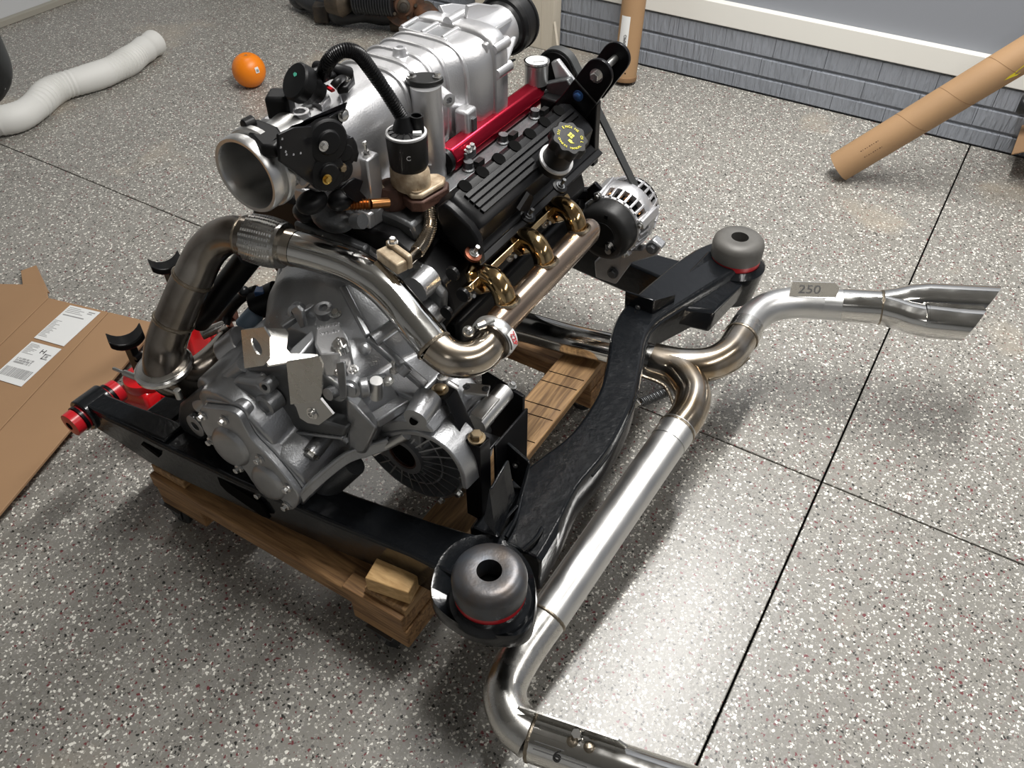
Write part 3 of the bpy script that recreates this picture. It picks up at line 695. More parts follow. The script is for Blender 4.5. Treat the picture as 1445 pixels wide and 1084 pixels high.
# seam flange that runs along the junction
sm = spline([at(905, 530, z=.225), at(938, 545, z=.225), at(952, 575, z=.22)], 6)
MB().tube(sm, .004, 8).build('seam_edge', 'weld', ex)
sm = spline([at(1000, 535, z=.232), at(1035, 522, z=.235), at(1056, 505, z=.238)], 6)
MB().tube(sm, .0045, 8).build('seam_edge', 'weld', ex)
sm = spline([at(996, 545, z=.235), at(1000, 570, z=.23), at(990, 595, z=.228)], 6)
MB().tube(sm, .0045, 8).build('seam_edge', 'weld', ex)
n1 = at(772, 872, z=.14)
MB().tube([nb[-1], nb[-1].lerp(n1, .33), nb[-1].lerp(n1, .66), n1], RP, 36).build('tail_pipe', 'brushed', ex)
d0 = (nb[-1] - n1).normalized()
MB().lathe(nb[-1].lerp(n1, .075), d0, [(-.001, RP), (-.001, RP + .0015), (.045, RP + .0015), (.045, RP)], 36, closed=True).build('slip_joint', 'brushed', ex)
el = spline([n1, at(735, 925, z=.131), at(713, 972, z=.126), at(722, 1014, z=.124), at(752, 1042, z=.124)], 10)
MB().tube(el, RP, 36).build('elbow', 'steel', ex)
o2 = at(870, 1086, z=.136); o3 = at(985, 1122, z=.15)
MB().tube([el[-1], el[-1].lerp(o3, .33), el[-1].lerp(o3, .66), o3], [RP + .001, RP + .001, RP + .001, RP + .002], 36, hollow=.002).build('outlet_pipe', 'polished', ex)
weldring(ex, el[-1], o3 - el[-1], RP)
weldring(ex, n1, d0, RP * .985)
od = (o3 - el[-1]).normalized(); up = V((0, 0, 1)); sd = od.cross(up).normalized()
upn = sd.cross(od)
pl = el[-1] + od * -.01 + upn * (RP - .004) - sd * .016
MB().prism([pl, pl + od * .16, pl + od * .165 + upn * .012, pl + od * .15 + upn * .026, pl + od * -.015 + upn * .026, pl + od * -.02 + upn * .018], -sd * .003).build('hanger_plate', 'steel', ex)
for k in (.07, .098): MB().sphere(el[-1] + od * k + upn * (RP + .001), .008, sc=(1.2, 1.2, .7)).build('weld_spot', 'weld', ex)
MB().cyl(el[-1] + od * .075 + upn * (RP + .004) - sd * .01, el[-1] + od * .075 + upn * (RP + .02) - sd * .006, .008, seg=6).build('hanger_nut', 'bright_steel', ex)
text(ex, '6', el[-1] + od * .045 + upn * .020 + sd * .0335 + V((0, 0, .003)), od, (upn - sd * .7).normalized(), .03, 'ink', 'marker_number')
for k in range(3):
    ang = .45 + .16 * k; pr = el[-1] + od * .012 + (upn * math.cos(ang) + sd * math.sin(ang)) * (RP + .0016)
    MB().prism([pr, pr + od * (.05 + .02 * k), pr + od * (.05 + .02 * k) + sd * .0012, pr + sd * .0012], (0, 0, .0003)).build('printed_line', 'ink', ex)
# far side tail pipe
fp = spline([fb[-1], at(1062, 450, z=.249), at(1088, 433, z=.252), at(1125, 427, z=.254), at(1160, 429, z=.256)], 8)
MB().tube(fp, RP, 36).build('tail_pipe', 'brushed', ex)
MB().lathe(fb[-1], fp[2] - fb[-1], [(.0, RP), (.0, RP + .002), (.04, RP + .0018), (.04, RP)], 36, closed=True).build('slip_joint', 'steel', ex)
q0 = fp[-1]; q1 = at(1243, 434, z=.272); tdir = (q1 - q0).normalized()
MB().tube([q0, q0.lerp(q1, .35)], RP, 36).build('tail_pipe', 'brushed', ex)
MB().tube([q0.lerp(q1, .33), q0.lerp(q1, .6), q1], RP + .0015, 36).build('tip_sleeve', 'polished', ex)
weldring(ex, q1, tdir, RP + .0015)
side = V((-tdir.y, tdir.x, 0)).normalized(); upd = tdir.cross(side); upd = -upd if upd.z < 0 else upd
tipL = (at(1384, 440, z=.30) - q1).length
for sg in (1, -1):
    R_ = []; inner = []
    for h, off, rr in ((0, .004, RP + .001), (.03, .012, .038), (.06, .024, .0375), (.10, .032, .0375), (tipL, .034, .0375)):
        c = q1 + tdir * h + side * sg * off + upd * (.008 * sg * min(1, h / .08))
        R_.append(ring(c, side, upd, rr, 36))
    sh = [p + tdir * (.42 * ((p - q1).dot(side) + (p - q1).dot(upd)) + .0) for p in R_[-1]]
    R_[-1] = sh
    cc = sum(sh, V()) / len(sh)
    inn = [[cc + (p - cc) * .93 for p in sh]] + [[q1 + tdir * (h) + side * sg * off + ((p - (q1 + tdir * h0 + side * sg * o0)) * .0) + (ring((0, 0, 0), side, upd, .0335, 36)[i]) for i, p in enumerate(sh)] for h, off, h0, o0 in ((.09, .032, 0, 0),)]
    tp = MB().loft(R_ + inn, False).build('exhaust_tip', 'polished', ex)
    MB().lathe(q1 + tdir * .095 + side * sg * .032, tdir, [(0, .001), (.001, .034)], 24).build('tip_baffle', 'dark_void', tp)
# 250 plate on the far pipe
pc = at(1118, 418, z=.285); pe = at(1183, 420, z=.29)
a, b_ = at(1113, 418, z=.287), at(1180, 420, z=.294)
c_, d_, e_ = b_ + V((0, 0, .028)), a.lerp(b_, .86) + V((0, 0, .042)), a + V((0, 0, .042))
nr = (b_ - a).cross(e_ - a).normalized()
plq = MB().prism([a, b_, c_, d_, e_], nr * -.002).build('number_plate', 'steel', ex)
uu = (b_ - a).normalized(); vv = nr.cross(uu); vv = -vv if vv.z < 0 else vv; nn = uu.cross(vv)
text(plq, '250', a + uu * .018 + vv * .010 + nn * .0006, uu, vv, .034, 'ink_grey')
# return spring
s0 = at(905, 568, z=.21); s1 = at(942, 552, z=.21); sp = []
sdv = (s1 - s0); u, v, n = frame(sdv)
for i in range(16 * 12): a = 2 * PI * i / 12; sp.append(s0 + sdv * (i / (16 * 12)) + (u * math.cos(a) + v * math.sin(a)) * .0095)
MB().tube(sp, .0017, 6).build('tension_spring', 'dark_cast', ex)
MB().tube([s0, s0 - sdv * .25 + V((0, 0, .004))], .0015, 6).build('spring_hook', 'copper', ex)

# ================================================================== DOWNPIPE
dp = thing('downpipe', 'heat-tinted stainless crossover pipe with braided flex section over the gearbox', 'exhaust pipe', (-.85, .75, .36))
vb = at(690, 484, z=.60)            # outlet of the log manifold
lp = lambda l: [at(x, y, z=z) for x, y, z in l]
elb = spline(lp([(695, 478, .60), (683, 496, .598), (662, 507, .598), (636, 505, .605), (612, 488, .618)]), 8)
MB().tube(elb, [.0275 + .0025 * min(1, i / 10) for i in range(len(elb))], 32).build('elbow', 'heat_steel', dp)
mid = spline([elb[-1]] + lp([(585, 455, .640), (557, 421, .662), (530, 396, .678), (497, 376, .688), (455, 361, .694), (418, 351, .697)]), 8)
MB().tube(mid, .030, 32).build('polished_pipe', 'polished', dp)
weldring(dp, elb[-1], mid[1] - elb[-1], .030)
fx0 = mid[-1]; fx1 = at(345, 333, z=.70); fd = (fx1 - fx0).normalized()
MB().tube([fx0, fx0.lerp(fx1, .22)], .031, 32).build('flex_collar', 'heat_steel', dp)
MB().tube([fx0.lerp(fx1, .22), fx0.lerp(fx1, .30)], .0385, 32).build('flex_collar', 'steel', dp)
MB().tube([fx0.lerp(fx1, .86), fx1], .0355, 32).build('flex_collar', 'dark_heat_steel', dp)
bf = MB(); a0, a1 = fx0.lerp(fx1, .29), fx0.lerp(fx1, .88); u, v, n = frame(fd); nr_, nc = 26, 56; R_ = []
for i in range(nr_ + 1):
    tt = i / nr_; base = .0392 + .0022 * math.sin(PI * tt)
    R_.append([a0.lerp(a1, tt) + (u * math.cos(2 * PI * k / nc) + v * math.sin(2 * PI * k / nc)) * (base + .0014 * (1 if (i + k // 2) % 2 else -1)) for k in range(nc)])
bf.loft(R_).build('flex_braid', 'steel', dp, ang=30)
bend = spline([fx1] + lp([(326, 331, .693), (306, 340, .672), (288, 360, .642), (272, 393, .60)]), 8)
MB().tube(bend, [.031 + .004 * i / (len(bend) - 1) for i in range(len(bend))], 32).build('upper_bend', 'dark_heat_steel', dp)
lo1 = spline([bend[-1]] + lp([(258, 423, .56), (245, 453, .52)]), 6)
MB().tube(lo1, .0355, 32).build('lower_pipe', 'dark_heat_steel', dp)
lo2 = spline([lo1[-1]] + lp([(234, 486, .475), (231, 517, .442)]), 6); lo2.append(lo2[-1] + V((.004, -.002, -.018)))
MB().tube(lo2, [.036 + .002 * i / (len(lo2) - 1) for i in range(len(lo2))], 32).build('lower_pipe', 'dark_heat_steel', dp)
weldring(dp, bend[-1], lo1[1] - bend[-1], .0355); weldring(dp, lo1[-1], lo2[1] - lo1[-1], .0362); weldring(dp, bend[0] + (bend[1] - bend[0]), fd, .0318)
vn = (lo2[-2] - lo2[-1]).normalized(); vn = V((-.06, -.08, 1)).normalized(); vc = lo2[-2]
MB().lathe(vc, vn, [(-.012, .036), (-.010, .0465), (.006, .0475), (.008, .038)], 36).build('v_band_flange', 'steel', dp)
vband(dp, vc - vn * .002, vn, .0455, .014, 'bright_steel')
cs = at(205, 545, z=.43)
u = (at(262, 560, z=.42) - at(160, 520, z=.43)); c0 = at(160, 520, z=.43)
cb = MB().cyl(c0, c0 + u * .92, .0032, seg=10).build('clamp_screw', 'zinc', dp)
MB().cyl(c0 + u * .15, c0 + u * .42, .006, seg=8).build('clamp_nut', 'zinc', cb)
for k in (.48, .9): MB().cyl(c0 + u * k - V((0, 0, .010)), c0 + u * k + V((0, 0, .010)), .0065, seg=14).build('clamp_trunnion', 'zinc', cb)
lw = spline([vc - vn * .008, vc - vn * .035 + V((.004, .004, 0)), vc - vn * .055 + V((.012, .035, 0)), vc - vn * .058 + V((.018, .085, .004)), vc - vn * .05 + V((.025, .14, .012))], 7)
MB().tube(lw, .037, 28).build('lower_elbow', 'dark_heat_steel', dp)
MB().lathe(lw[-1], (lw[-1] - lw[-2]), [(-.004, .036), (-.004, .042), (.008, .042), (.008, .036)], 28, closed=True).build('elbow_flange', 'dark_heat_steel', dp)
# manifold V-band with sticker
vbn = (elb[0] - elb[1]).normalized(); vbn = V((0, 1, 0)).lerp(vbn, .3).normalized(); vb0 = elb[0] + vbn * .004
vo = vband(dp, vb0, vbn, .0305, .022, 'brushed')
MB().lathe(vb0, vbn, [(-.016, .028), (-.014, .036), (-.011, .036), (-.011, .028)], 32, closed=True).build('v_band_flange', 'dark_heat_steel', dp)
stc = V((0, 0, 1.5)) - vb0; stc = (stc - vbn * stc.dot(vbn)).normalized(); sdx = vbn.cross(stc).normalized()
if sdx.x < 0: sdx = -sdx
P = []
for h in (-.009, .009):
    for i in range(9): a = .35 + .9 * i / 8; P.append(vb0 + vbn * h + (stc * math.cos(a) + sdx * math.sin(a)) * .0402)
sk = MB().add(P, [[i, i + 1, 10 + i, 9 + i] for i in range(8)]).build('sticker', 'label_white', dp)
am = .72; nrm = stc * math.cos(am) + sdx * math.sin(am); tg = -stc * math.sin(am) + sdx * math.cos(am)
sg_ = 1 if tg.cross(vbn).dot(nrm) > 0 else -1
text(sk, 'ZZP', vb0 + nrm * .0407 - tg * .013 * sg_ - vbn * .005, tg * sg_, vbn, .014, 'red_ink')
tb0 = at(672, 462, z=.64); tb1 = at(698, 452, z=.645)
cb = MB().cyl(tb0, tb1, .003, seg=10).build('clamp_screw', 'zinc', dp); MB().cyl(tb0.lerp(tb1, .1), tb0.lerp(tb1, .5), .0065, seg=8).build('clamp_nut', 'zinc', cb)
MB().sphere(at(661, 468, z=.635), .010).build('clamp_trunnion', 'steel', dp)
# EGR flange block on the pipe
k0 = at(553, 367, z=.715)
ux = (at(572, 381, z=.715) - at(533, 352, z=.715)).normalized(); uy = V((-ux.y, ux.x, 0)).normalized()
m3 = Matrix((ux, uy, V((0, 0, 1)))).transposed()
fb_ = MB().box(k0, (.056, .022, .02), m=m3).build('flange_block', 'cream_cast', dp, bevel=.003)
MB().box(k0 + uy * .015 + V((0, 0, .004)), (.060, .010, .026), m=m3).build('flange_plate', 'cream_cast', dp, bevel=.003)
bolt(k0 + uy * .016 - ux * .016 + V((0, 0, .017)), (0, 0, 1), dp, .006, .010, 'bright_steel')
# ================================================================== ENGINE
en = thing('engine', 'black V6 engine with gold-tinted header tubes and ribbed valve cover', 'engine', (-.9, 1.13, .24))
prof = [(-1.03, .27), (-.77, .27), (-.74, .45), (-.665, .585), (-.685, .645), (-.79, .70), (-1.02, .70), (-1.12, .645), (-1.145, .585), (-1.06, .45)]
MB().prism([V((x, .90, z)) for x, z in prof], (0, .49, 0)).build('block', 'black_satin', en, bevel=.008)
MB().prism([V((x, .885, z)) for x, z in ((-.76, .50), (-.68, .57), (-.675, .63), (-.72, .67), (-.79, .68), (-.82, .60))], (0, .02, 0)).build('head_end', 'dark_cast', en, bevel=.006)
for p in ((640, 385), (655, 415), (632, 440)): MB().lathe(at(*p, y=.885), (0, -1, 0), [(0, .013), (.006, .012), (.007, .004)], 16).build('core_plug', 'black_satin', en)
# valve cover of the rear bank
def vcover(mir=None):
    f = (lambda x: x) if mir is None else (lambda x: 2 * mir - x)
    P = [(-.77, .700), (-.762, .722), (-.748, .738), (-.728, .758), (-.716, .760), (-.665, .732), (-.656, .72), (-.662, .690), (-.668, .678), (-.655, .668), (-.664, .652)]
    R_ = []
    for y, k, dn in ((.972, 1, .022), (.982, 1, .008), (.996, 1, 0), (1.375, 1, 0), (1.392, 1, .008), (1.40, 1, .022)):
        R_.append([V((f(x) - (.7 * dn if z > .68 else 0) * (1 if mir is None else -1) * (1 if x > -.70 else -.3), y, z - (dn * .8 if z > .68 else 0))) for x, z in P])
    o = MB().loft(R_).build('valve_cover', 'black_satin', en, bevel=.004)
    fl_ = MB().loft([[V((f(-.655), y, .668)), V((f(-.643), y, .661)), V((f(-.652), y, .648)), V((f(-.666), y, .652))] for y in (.956, 1.41)]).build('cover_flange', 'black_satin', o, bevel=.002)
    MB().prism([V((f(x), .956, z)) for x, z in ((-.720, .70), (-.730, .728), (-.728, .748), (-.716, .760), (-.704, .756), (-.665, .732), (-.650, .712), (-.645, .66), (-.664, .648))], (0, .018, 0)).build('cover_flange', 'black_satin', o, bevel=.004)
    return o
vc_ = vcover()
s_ = V((-.051, 0, .028)).normalized(); nv = V((.028, 0, .051)).normalized(); p0 = V((-.665, 0, .732))
for k in range(4):
    a = p0 + s_ * (.0050 + .0118 * k) + nv * .0015
    MB().bar(V((a.x, 1.0, a.z)), V((a.x, 1.372 if k > 1 else 1.185, a.z)), .0092, .007, nv).build('rib', 'black_satin', vc_, bevel=.0008)
for k in range(7):
    y = 1.02 + k * .054; c = V((-.7145, y, .7595)) + nv * .0008
    MB().lathe(c, nv, [(0, .001), (.0008, .0125), (-.006, .013)], 18).build('pocket', 'dark_void', vc_)
for p in ((668, 358), (745, 305), (790, 263)):
    q = at(*p, z=.684 if p[0] == 668 else .667)
    MB().lathe(q - nv * .004, nv, [(0, .0155), (.005, .0150), (.006, .008)], 20).build('bolt_washer', 'copper_dark' if p[0] == 668 else 'black_satin', vc_)
    bolt(q + nv * .001, nv, vc_, .0062, .010, 'dark_cast' if p[0] != 668 else 'zinc', 'stud')
MB().prism([V((-.655, 1.09, .700)), V((-.655, 1.125, .715)), V((-.655, 1.14, .70)), V((-.655, 1.12, .68))], (.006, 0, -.004)).build('clip_tab', 'black_satin', vc_)
# oil filler neck and cap
f0 = at(783, 228, z=.742); f1 = at(808, 189, z=.812); fn = (f1 - f0).normalized()
nk = MB().lathe(f0, fn, [(-.01, .031), (.004, .031), (.006, .0265), (.05, .0245), (.055, .0255)], 36).build('filler_neck', 'charcoal_plastic', vc_)
MB().lathe(f0, fn, [(.004, .0268), (.004, .0322), (.0085, .0322), (.0085, .0268)], 36, closed=True).build('neck_ring', 'label_grey', nk)
u, v, n = frame(fn, (0, 1, 0)); R_ = []
for h, r in ((.048, .027), (.05, .033), (.067, .0338), (.071, .031), (.0712, .012)):
    R_.append([f0 + fn * h + (u * math.cos(2 * PI * k / 72) + v * math.sin(2 * PI * k / 72)) * (r * (1 + (.07 * math.cos(9 * 2 * PI * k / 72) if r > .029 else 0))) for k in range(72)])
oc = MB().loft(R_).build('oil_cap', 'charcoal_plastic', vc_, ang=45)
ct = f0 + fn * .0716
camr = V(RM[i][0] for i in range(3)); rt_ = (camr - fn * camr.dot(fn)).normalized(); upv = fn.cross(rt_)
rot = math.radians(-38)
ru = rt_ * math.cos(rot) + upv * math.sin(rot); rv = fn.cross(ru)
for txt, a0, a1, flip in (('ENGINE OIL', 165, 25, False), ('SEE OWNERS MANUAL', 195, 360, True)):
    for i, ch in enumerate(txt):
        if ch == ' ': continue
        a = math.radians(a0 + (a1 - a0) * i / (len(txt) - 1)); rad = ru * math.cos(a) + rv * math.sin(a); tan = -ru * math.sin(a) + rv * math.cos(a)
        if not flip: text(oc, ch, ct + rad * .0195 + tan * .0018, -tan, rad, .0072, 'yellow_ink')
        else: text(oc, ch, ct + rad * .0245 - tan * .0015, tan, -rad, .0058, 'yellow_ink')
for a_, b_ in ((-.0065, .0045), (-.001, .0045), (-.0065, -.001), (-.001, -.001)):
    MB().prism([ct + ru * (a_ + p_) + rv * (b_ + q_) for p_, q_ in ((0, 0), (.0042, 0), (.0042, .0042), (0, .0042))], fn * .0004).build('book_symbol', 'yellow_ink', oc)
MB().prism([ct + ru * p_ + rv * q_ for p_, q_ in ((.001, -.0095), (.008, -.0095), (.0125, -.004), (.0085, -.006), (.006, -.0035), (.001, -.0045))], fn * .0004).build('oil_can_symbol', 'yellow_ink', oc)

# exhaust log manifold
Ys = (.936, 1.067, 1.190)
mf = MB().tube([V((-.577, .862, .602)), V((-.577, 1.0, .602)), V((-.577, 1.18, .602)), V((-.577, 1.222, .602)), V((-.577, 1.240, .602)), V((-.577, 1.250, .602))], [.0262, .0262, .0262, .0255, .019, .008], 36).build('exhaust_manifold', 'bronze_steel', en, ang=60)
MB().bar((-.645, .905, .640), (-.645, 1.245, .640), .012, .036, (1, 0, .9)).build('manifold_flange', 'gold_steel', mf, bevel=.002)
for y in Ys:
    MB().lathe(V((-.645, y + .018, .638)), V((.75, 0, .66)), [(-.004, .03), (.007, .03), (.007, .018)], 8, hint=(0, 1, 0)).build('port_flange', 'gold_steel', mf, bevel=.0015)
    pt = spline([V((-.652, y + .020, .634)), V((-.630, y + .016, .650)), V((-.606, y + .010, .650)), V((-.588, y + .003, .635)), V((-.580, y, .606))], 7)
    MB().tube(pt, .0188, 28).build('primary_tube', 'gold_steel', mf)
    wr = weldring(mf, V((-.578, y, .6265)), V((-.25, 0, 1)), .0195)
    for sy in (-.034, .040):
        bolt(V((-.636, y + sy, .636)), (.8, -.1, .45), mf, .0058, .009, 'zinc', 'stud')
# block-side details under the manifold
MB().box((-.70, 1.13, .50), (.06, .42, .10)).build('block_side', 'black_satin', en, bevel=.01)
# accessory drive: idler, crank pulley, belt
YB = 1.49
I0 = at(788, 98, y=YB); A0 = V((-.606, YB, .505)); K0 = V((-.90, YB, .40)); T0 = V((-.905, YB + .03, .845))
for nm, c, r in (('idler_pulley', I0, .040), ('crank_pulley', K0, .075)):
    MB().lathe(c - V((0, .013, 0)), (0, 1, 0), [(0, .012), (0, r - .008), (-.003, r), (.003, r), (.003, r - .003), (.024, r - .003), (.024, r + .001), (.028, r + .001), (.028, r - .01), (.02, .012)], 40).build(nm, 'black_plastic', en)
cs = []
for c, r in ((I0, .041), (A0, .034), (K0, .076)):
    for k in range(48): cs.append((c.x + r * math.cos(2 * PI * k / 48), c.z + r * math.sin(2 * PI * k / 48)))
cs = sorted(set(cs))
def half(pts):
    h = []
    for p in pts:
        while len(h) > 1 and (h[-1][0] - h[-2][0]) * (p[1] - h[-2][1]) - (h[-1][1] - h[-2][1]) * (p[0] - h[-2][0]) <= 0: h.pop()
        h.append(p)
    return h
hull = half(cs)[:-1] + half(cs[::-1])[:-1]
R_ = []
m_ = len(hull)
for i, (x, z) in enumerate(hull):
    a = V((*hull[i - 1], 0)); c_ = V((*hull[(i + 1) % m_], 0)); tn = (c_ - a).normalized(); nx, nz = tn.y, -tn.x
    R_.append([V((x, YB - .011, z)), V((x, YB + .011, z)), V((x + nx * .004, YB + .011, z + nz * .004)), V((x + nx * .004, YB - .011, z + nz * .004))])
MB().loft(R_, False, True).build('drive_belt', 'rubber', en)
MB().bar(at(596, 122, y=1.47), at(724, 86, y=1.47), .020, .004, (0, 0, 1)).build('drive_belt', 'rubber', en)
MB().prism([at(x, y, y=1.455) for x, y in ((777, 88), (786, 84), (836, 150), (826, 165), (800, 170), (790, 140))], (0, .012, 0)).build('accessory_bracket', 'silver_cast', en, bevel=.003)
MB().prism([at(x, y, y=1.43) for x, y in ((768, 118), (800, 112), (818, 140), (770, 150))], (0, .02, 0)).build('accessory_bracket', 'dark_cast', en, bevel=.003)
MB().box(at(782, 150, y=1.42), (.05, .03, .04)).build('sensor_housing', 'black_plastic', en, bevel=.004)
# engine mount with two round-ended plates
def lug(y, cpx, r, pa, pb, nm):
    c = at(*cpx, y=y); a = at(*pa, y=y); b_ = at(*pb, y=y); pts = []
    d = (c - (a + b_) / 2).normalized(); e = V((-d.z, 0, d.x))
    for i in range(17): t_ = -PI / 2 + PI * i / 16; pts.append(c + d * r * math.cos(t_) + e * r * math.sin(t_))
    pts += [b_, a] if (b_ - pts[-1]).length < (a - pts[-1]).length else [a, b_]
    return MB().prism(pts, (0, .009, 0)).build(nm, 'black_plate', en, bevel=.0015), c
m1, c1 = lug(1.40, (843, 106), .030, (764, 172), (800, 205), 'mount_plate')
m2, c2 = lug(1.475, (868, 82), .030, (820, 112), (850, 140), 'mount_plate')
MB().cyl(c1 + V((0, -.012, 0)), c2 + V((0, .012, 0)), .0075, seg=14).build('mount_bolt', 'zinc', en)
bolt(c1 + V((0, -.001, 0)), (0, -1, 0), m1, .0095, .014, 'bright_steel')
bolt(at(816, 135, y=1.399), (0, -1, 0), m1, .0075, .008, 'blue_plastic')
MB().prism([at(x, y, y=1.405) for x, y in ((765, 160), (812, 118), (842, 148), (838, 235), (800, 232))], (0, .02, 0)).build('mount_plate', 'black_plate', en, bevel=.002)
fo = [at(811, 112, y=1.399), at(842, 147, y=1.399)]
MB().tube(fo, .002, 8).build('fold_line', 'charcoal_plastic', m1)
MB().bar((-.71, 1.36, .50), (-.655, 1.445, .505), .05, .03).build('alternator_bracket', 'dark_cast', en, bevel=.004)
MB().bar((-.72, 1.37, .56), (-.665, 1.45, .545), .016, .02).build('alternator_bracket', 'black_plate', en, bevel=.003)
# intake manifold valley under the rail
MB().prism([V((x, .93, z)) for x, z in ((-1.0, .62), (-.80, .62), (-.755, .69), (-.765, .715), (-.80, .72), (-1.0, .73))], (0, .46, 0)).build('intake_manifold', 'dark_cast', en, bevel=.006)
for k in range(3):
    y = 1.13 + k * .12
    MB().lathe(V((-.785, y, .70)), V((.1, 0, 1)), [(0, .012), (.02, .012), (.022, .009), (.035, .009)], 16).build('fuel_injector', 'dark_cast', en)
    MB().box((-.772, y + .02, .725), (.012, .02, .012)).build('injector_clip', 'charcoal_plastic', en)
# miscellaneous castings under the throttle body
MB().sphere(at(470, 305, y=.87), .03, sc=(1.4, 1, .9)).build('coolant_elbow', 'dark_cast', en)
MB().cyl(at(500, 312, y=.86), at(512, 312, y=.86), .013, seg=14).build('coolant_plug', 'dark_cast', en)
for p, r in (((430, 300), .018), ((448, 330), .014)): MB().sphere(at(*p, y=.885), r, sc=(1.3, 1, 1)).build('wiring_boot', 'old_rubber', en)
MB().box(at(470, 345, y=.885), (.16, .02, .05)).build('bell_adapter', 'dark_cast', en, bevel=.006)
hq = spline([at(352, 362, z=.62), at(330, 390, z=.57), at(300, 428, z=.51), at(280, 452, z=.46)], 6)
MB().tube(hq, .024, 18).build('coolant_hose', 'black_satin', en)
# sensor and wiring cluster at the front of the bell housing
MB().tube(spline([at(312, 452, z=.40), at(328, 432, z=.45), at(345, 417, z=.48), at(362, 410, z=.50)], 5), .011, 14).build('wiring_loom', 'black_plastic', en)
MB().sphere(at(344, 411, z=.50), .011).build('loom_end', 'old_rubber', en)
MB().cyl(at(358, 432, z=.47), at(395, 418, z=.49), .028, .033, seg=24).build('starter_body', 'black_plastic', en, bevel=.003)
MB().box(at(368, 413, z=.505), (.02, .02, .016), .5).build('connector', 'blue_plastic', en, bevel=.002)
MB().cyl(at(345, 462, z=.44), at(362, 440, z=.47), .021, .018, seg=20).build('sensor_cap', 'blue_cap', en, bevel=.003)
MB().cyl(at(285, 472, z=.40), at(318, 458, z=.41), .0115, .010, seg=16).build('oxygen_sensor', 'steel', en)
MB().tube(spline([at(318, 458, z=.41), at(325, 440, z=.43), at(345, 416, z=.48)], 5), .009, 12).build('sensor_lead', 'black_plastic', en)
MB().tube(spline([at(330, 440, z=.36), at(312, 448, z=.35), at(320, 470, z=.34)], 5), .02, 14).build('solder_coil', 'copper_dark', en)

# ================================================================== ALTERNATOR
al = thing('alternator', 'silver finned alternator with round black rear cover', 'alternator', (-.615, 1.45, .41))
ac = V((-.615, 1.40, .492))
MB().cyl(ac + V((0, .015, 0)), ac + V((0, .135, 0)), .060, seg=36).build('rotor_core', 'dark_void', al)
MB().lathe(ac, (0, 1, 0), [(.052, .060), (.052, .0735), (.058, .0755), (.082, .0755), (.086, .073), (.086, .060)], 48, closed=True).build('housing_band', 'silver_cast', al)
MB().lathe(ac, (0, 1, 0), [(.018, .045), (.016, .062), (.018, .0665), (.024, .0675), (.024, .045)], 48, closed=True).build('housing_ring', 'silver_cast', al)
MB().lathe(ac, (0, 1, 0), [(.125, .030), (.122, .055), (.116, .066), (.122, .066), (.130, .052), (.132, .030)], 48, closed=True).build('housing_ring', 'silver_cast', al)
for k in range(26):
    a = 2 * PI * k / 26; d = V((math.cos(a), 0, math.sin(a)))
    wd = .0055
    MB().bar(ac + d * .0655 + V((0, .02, 0)), ac + d * .0715 + V((0, .058, 0)), wd, .010, d).build('fin', 'silver_cast', al, bevel=.001)
    MB().bar(ac + d * .0715 + V((0, .082, 0)), ac + d * .063 + V((0, .120, 0)), wd, .012, d).build('fin', 'silver_cast', al, bevel=.001)
for k in range(10):
    a = 2 * PI * k / 10; d = V((math.cos(a), 0, math.sin(a)))
    MB().sphere(ac + d * .058 + V((0, .045, 0)), .007).build('winding', 'copper', al)
for a in (.35, 2.1, 3.9, 5.3):
    d = V((math.cos(a), 0, math.sin(a)))
    MB().bar(ac + d * .072 + V((0, .018, 0)), ac + d * .076 + V((0, .088, 0)), .02, .014, d).build('bolt_boss', 'silver_cast', al, bevel=.003)
    bolt(ac + d * .072 + V((0, .018, 0)), (0, -1, 0), al, .005, .008, 'zinc')
rc_ = MB().lathe(ac, (0, 1, 0), [(-.026, .001), (-.027, .045), (-.024, .056), (-.016, .0625), (.018, .0635), (.018, .03)], 48).build('rear_cover', 'charcoal_plastic', al, ang=50)
MB().lathe(ac + V((.0, -.0275, .002)), (0, 1, 0), [(0, .001), (-.0005, .030), (.001, .0305)], 32).build('cover_recess', 'black_plastic', rc_)
MB().bar(ac + V((.012, -.029, -.012)), ac + V((.034, -.029, -.026)), .006, .014).build('terminal_slot', 'dark_void', rc_)
bolt(ac + V((.022, -.028, -.016)), (.2, -1, .2), rc_, .0065, .012, 'bright_steel', 'stud', 'terminal_stud')
MB().cyl(ac + V((.022, -.029, -.028)), ac + V((.022, -.034, -.028)), .007, seg=14).build('terminal_nut', 'zinc', rc_)
MB().bar(ac + V((.004, -.028, .05)), ac + V((.012, -.029, .05)), .002, .008).build('cover_notch', 'dark_void', rc_)
MB().lathe(ac, (0, 1, 0), [(.132, .012), (.134, .030), (.138, .034), (.158, .034), (.160, .014)], 32).build('pulley', 'dark_cast', al)
MB().prism([at(x, y, y=1.43) for x, y in ((838, 370), (862, 352), (905, 352), (920, 338), (935, 350), (925, 362), (890, 372), (868, 402), (840, 392))], (0, .025, 0)).build('mount_foot', 'grey_cast', al, bevel=.004)
for p in ((865, 385), (920, 350)): bolt(at(*p, y=1.428), (.1, -1, .2), al, .009, .012, 'dark_cast')
MB().bar(at(812, 288, y=1.42), at(845, 262, y=1.43), .012, .022).build('tension_arm', 'black_plate', al, bevel=.002)
MB().cyl(at(808, 290, y=1.41), at(822, 288, y=1.41), .012, seg=14).build('plug_connector', 'black_plastic', al, bevel=.002)
bolt(at(818, 298, y=1.40), (.4, -1, .2), al, .005, .012, 'brass', 'stud')

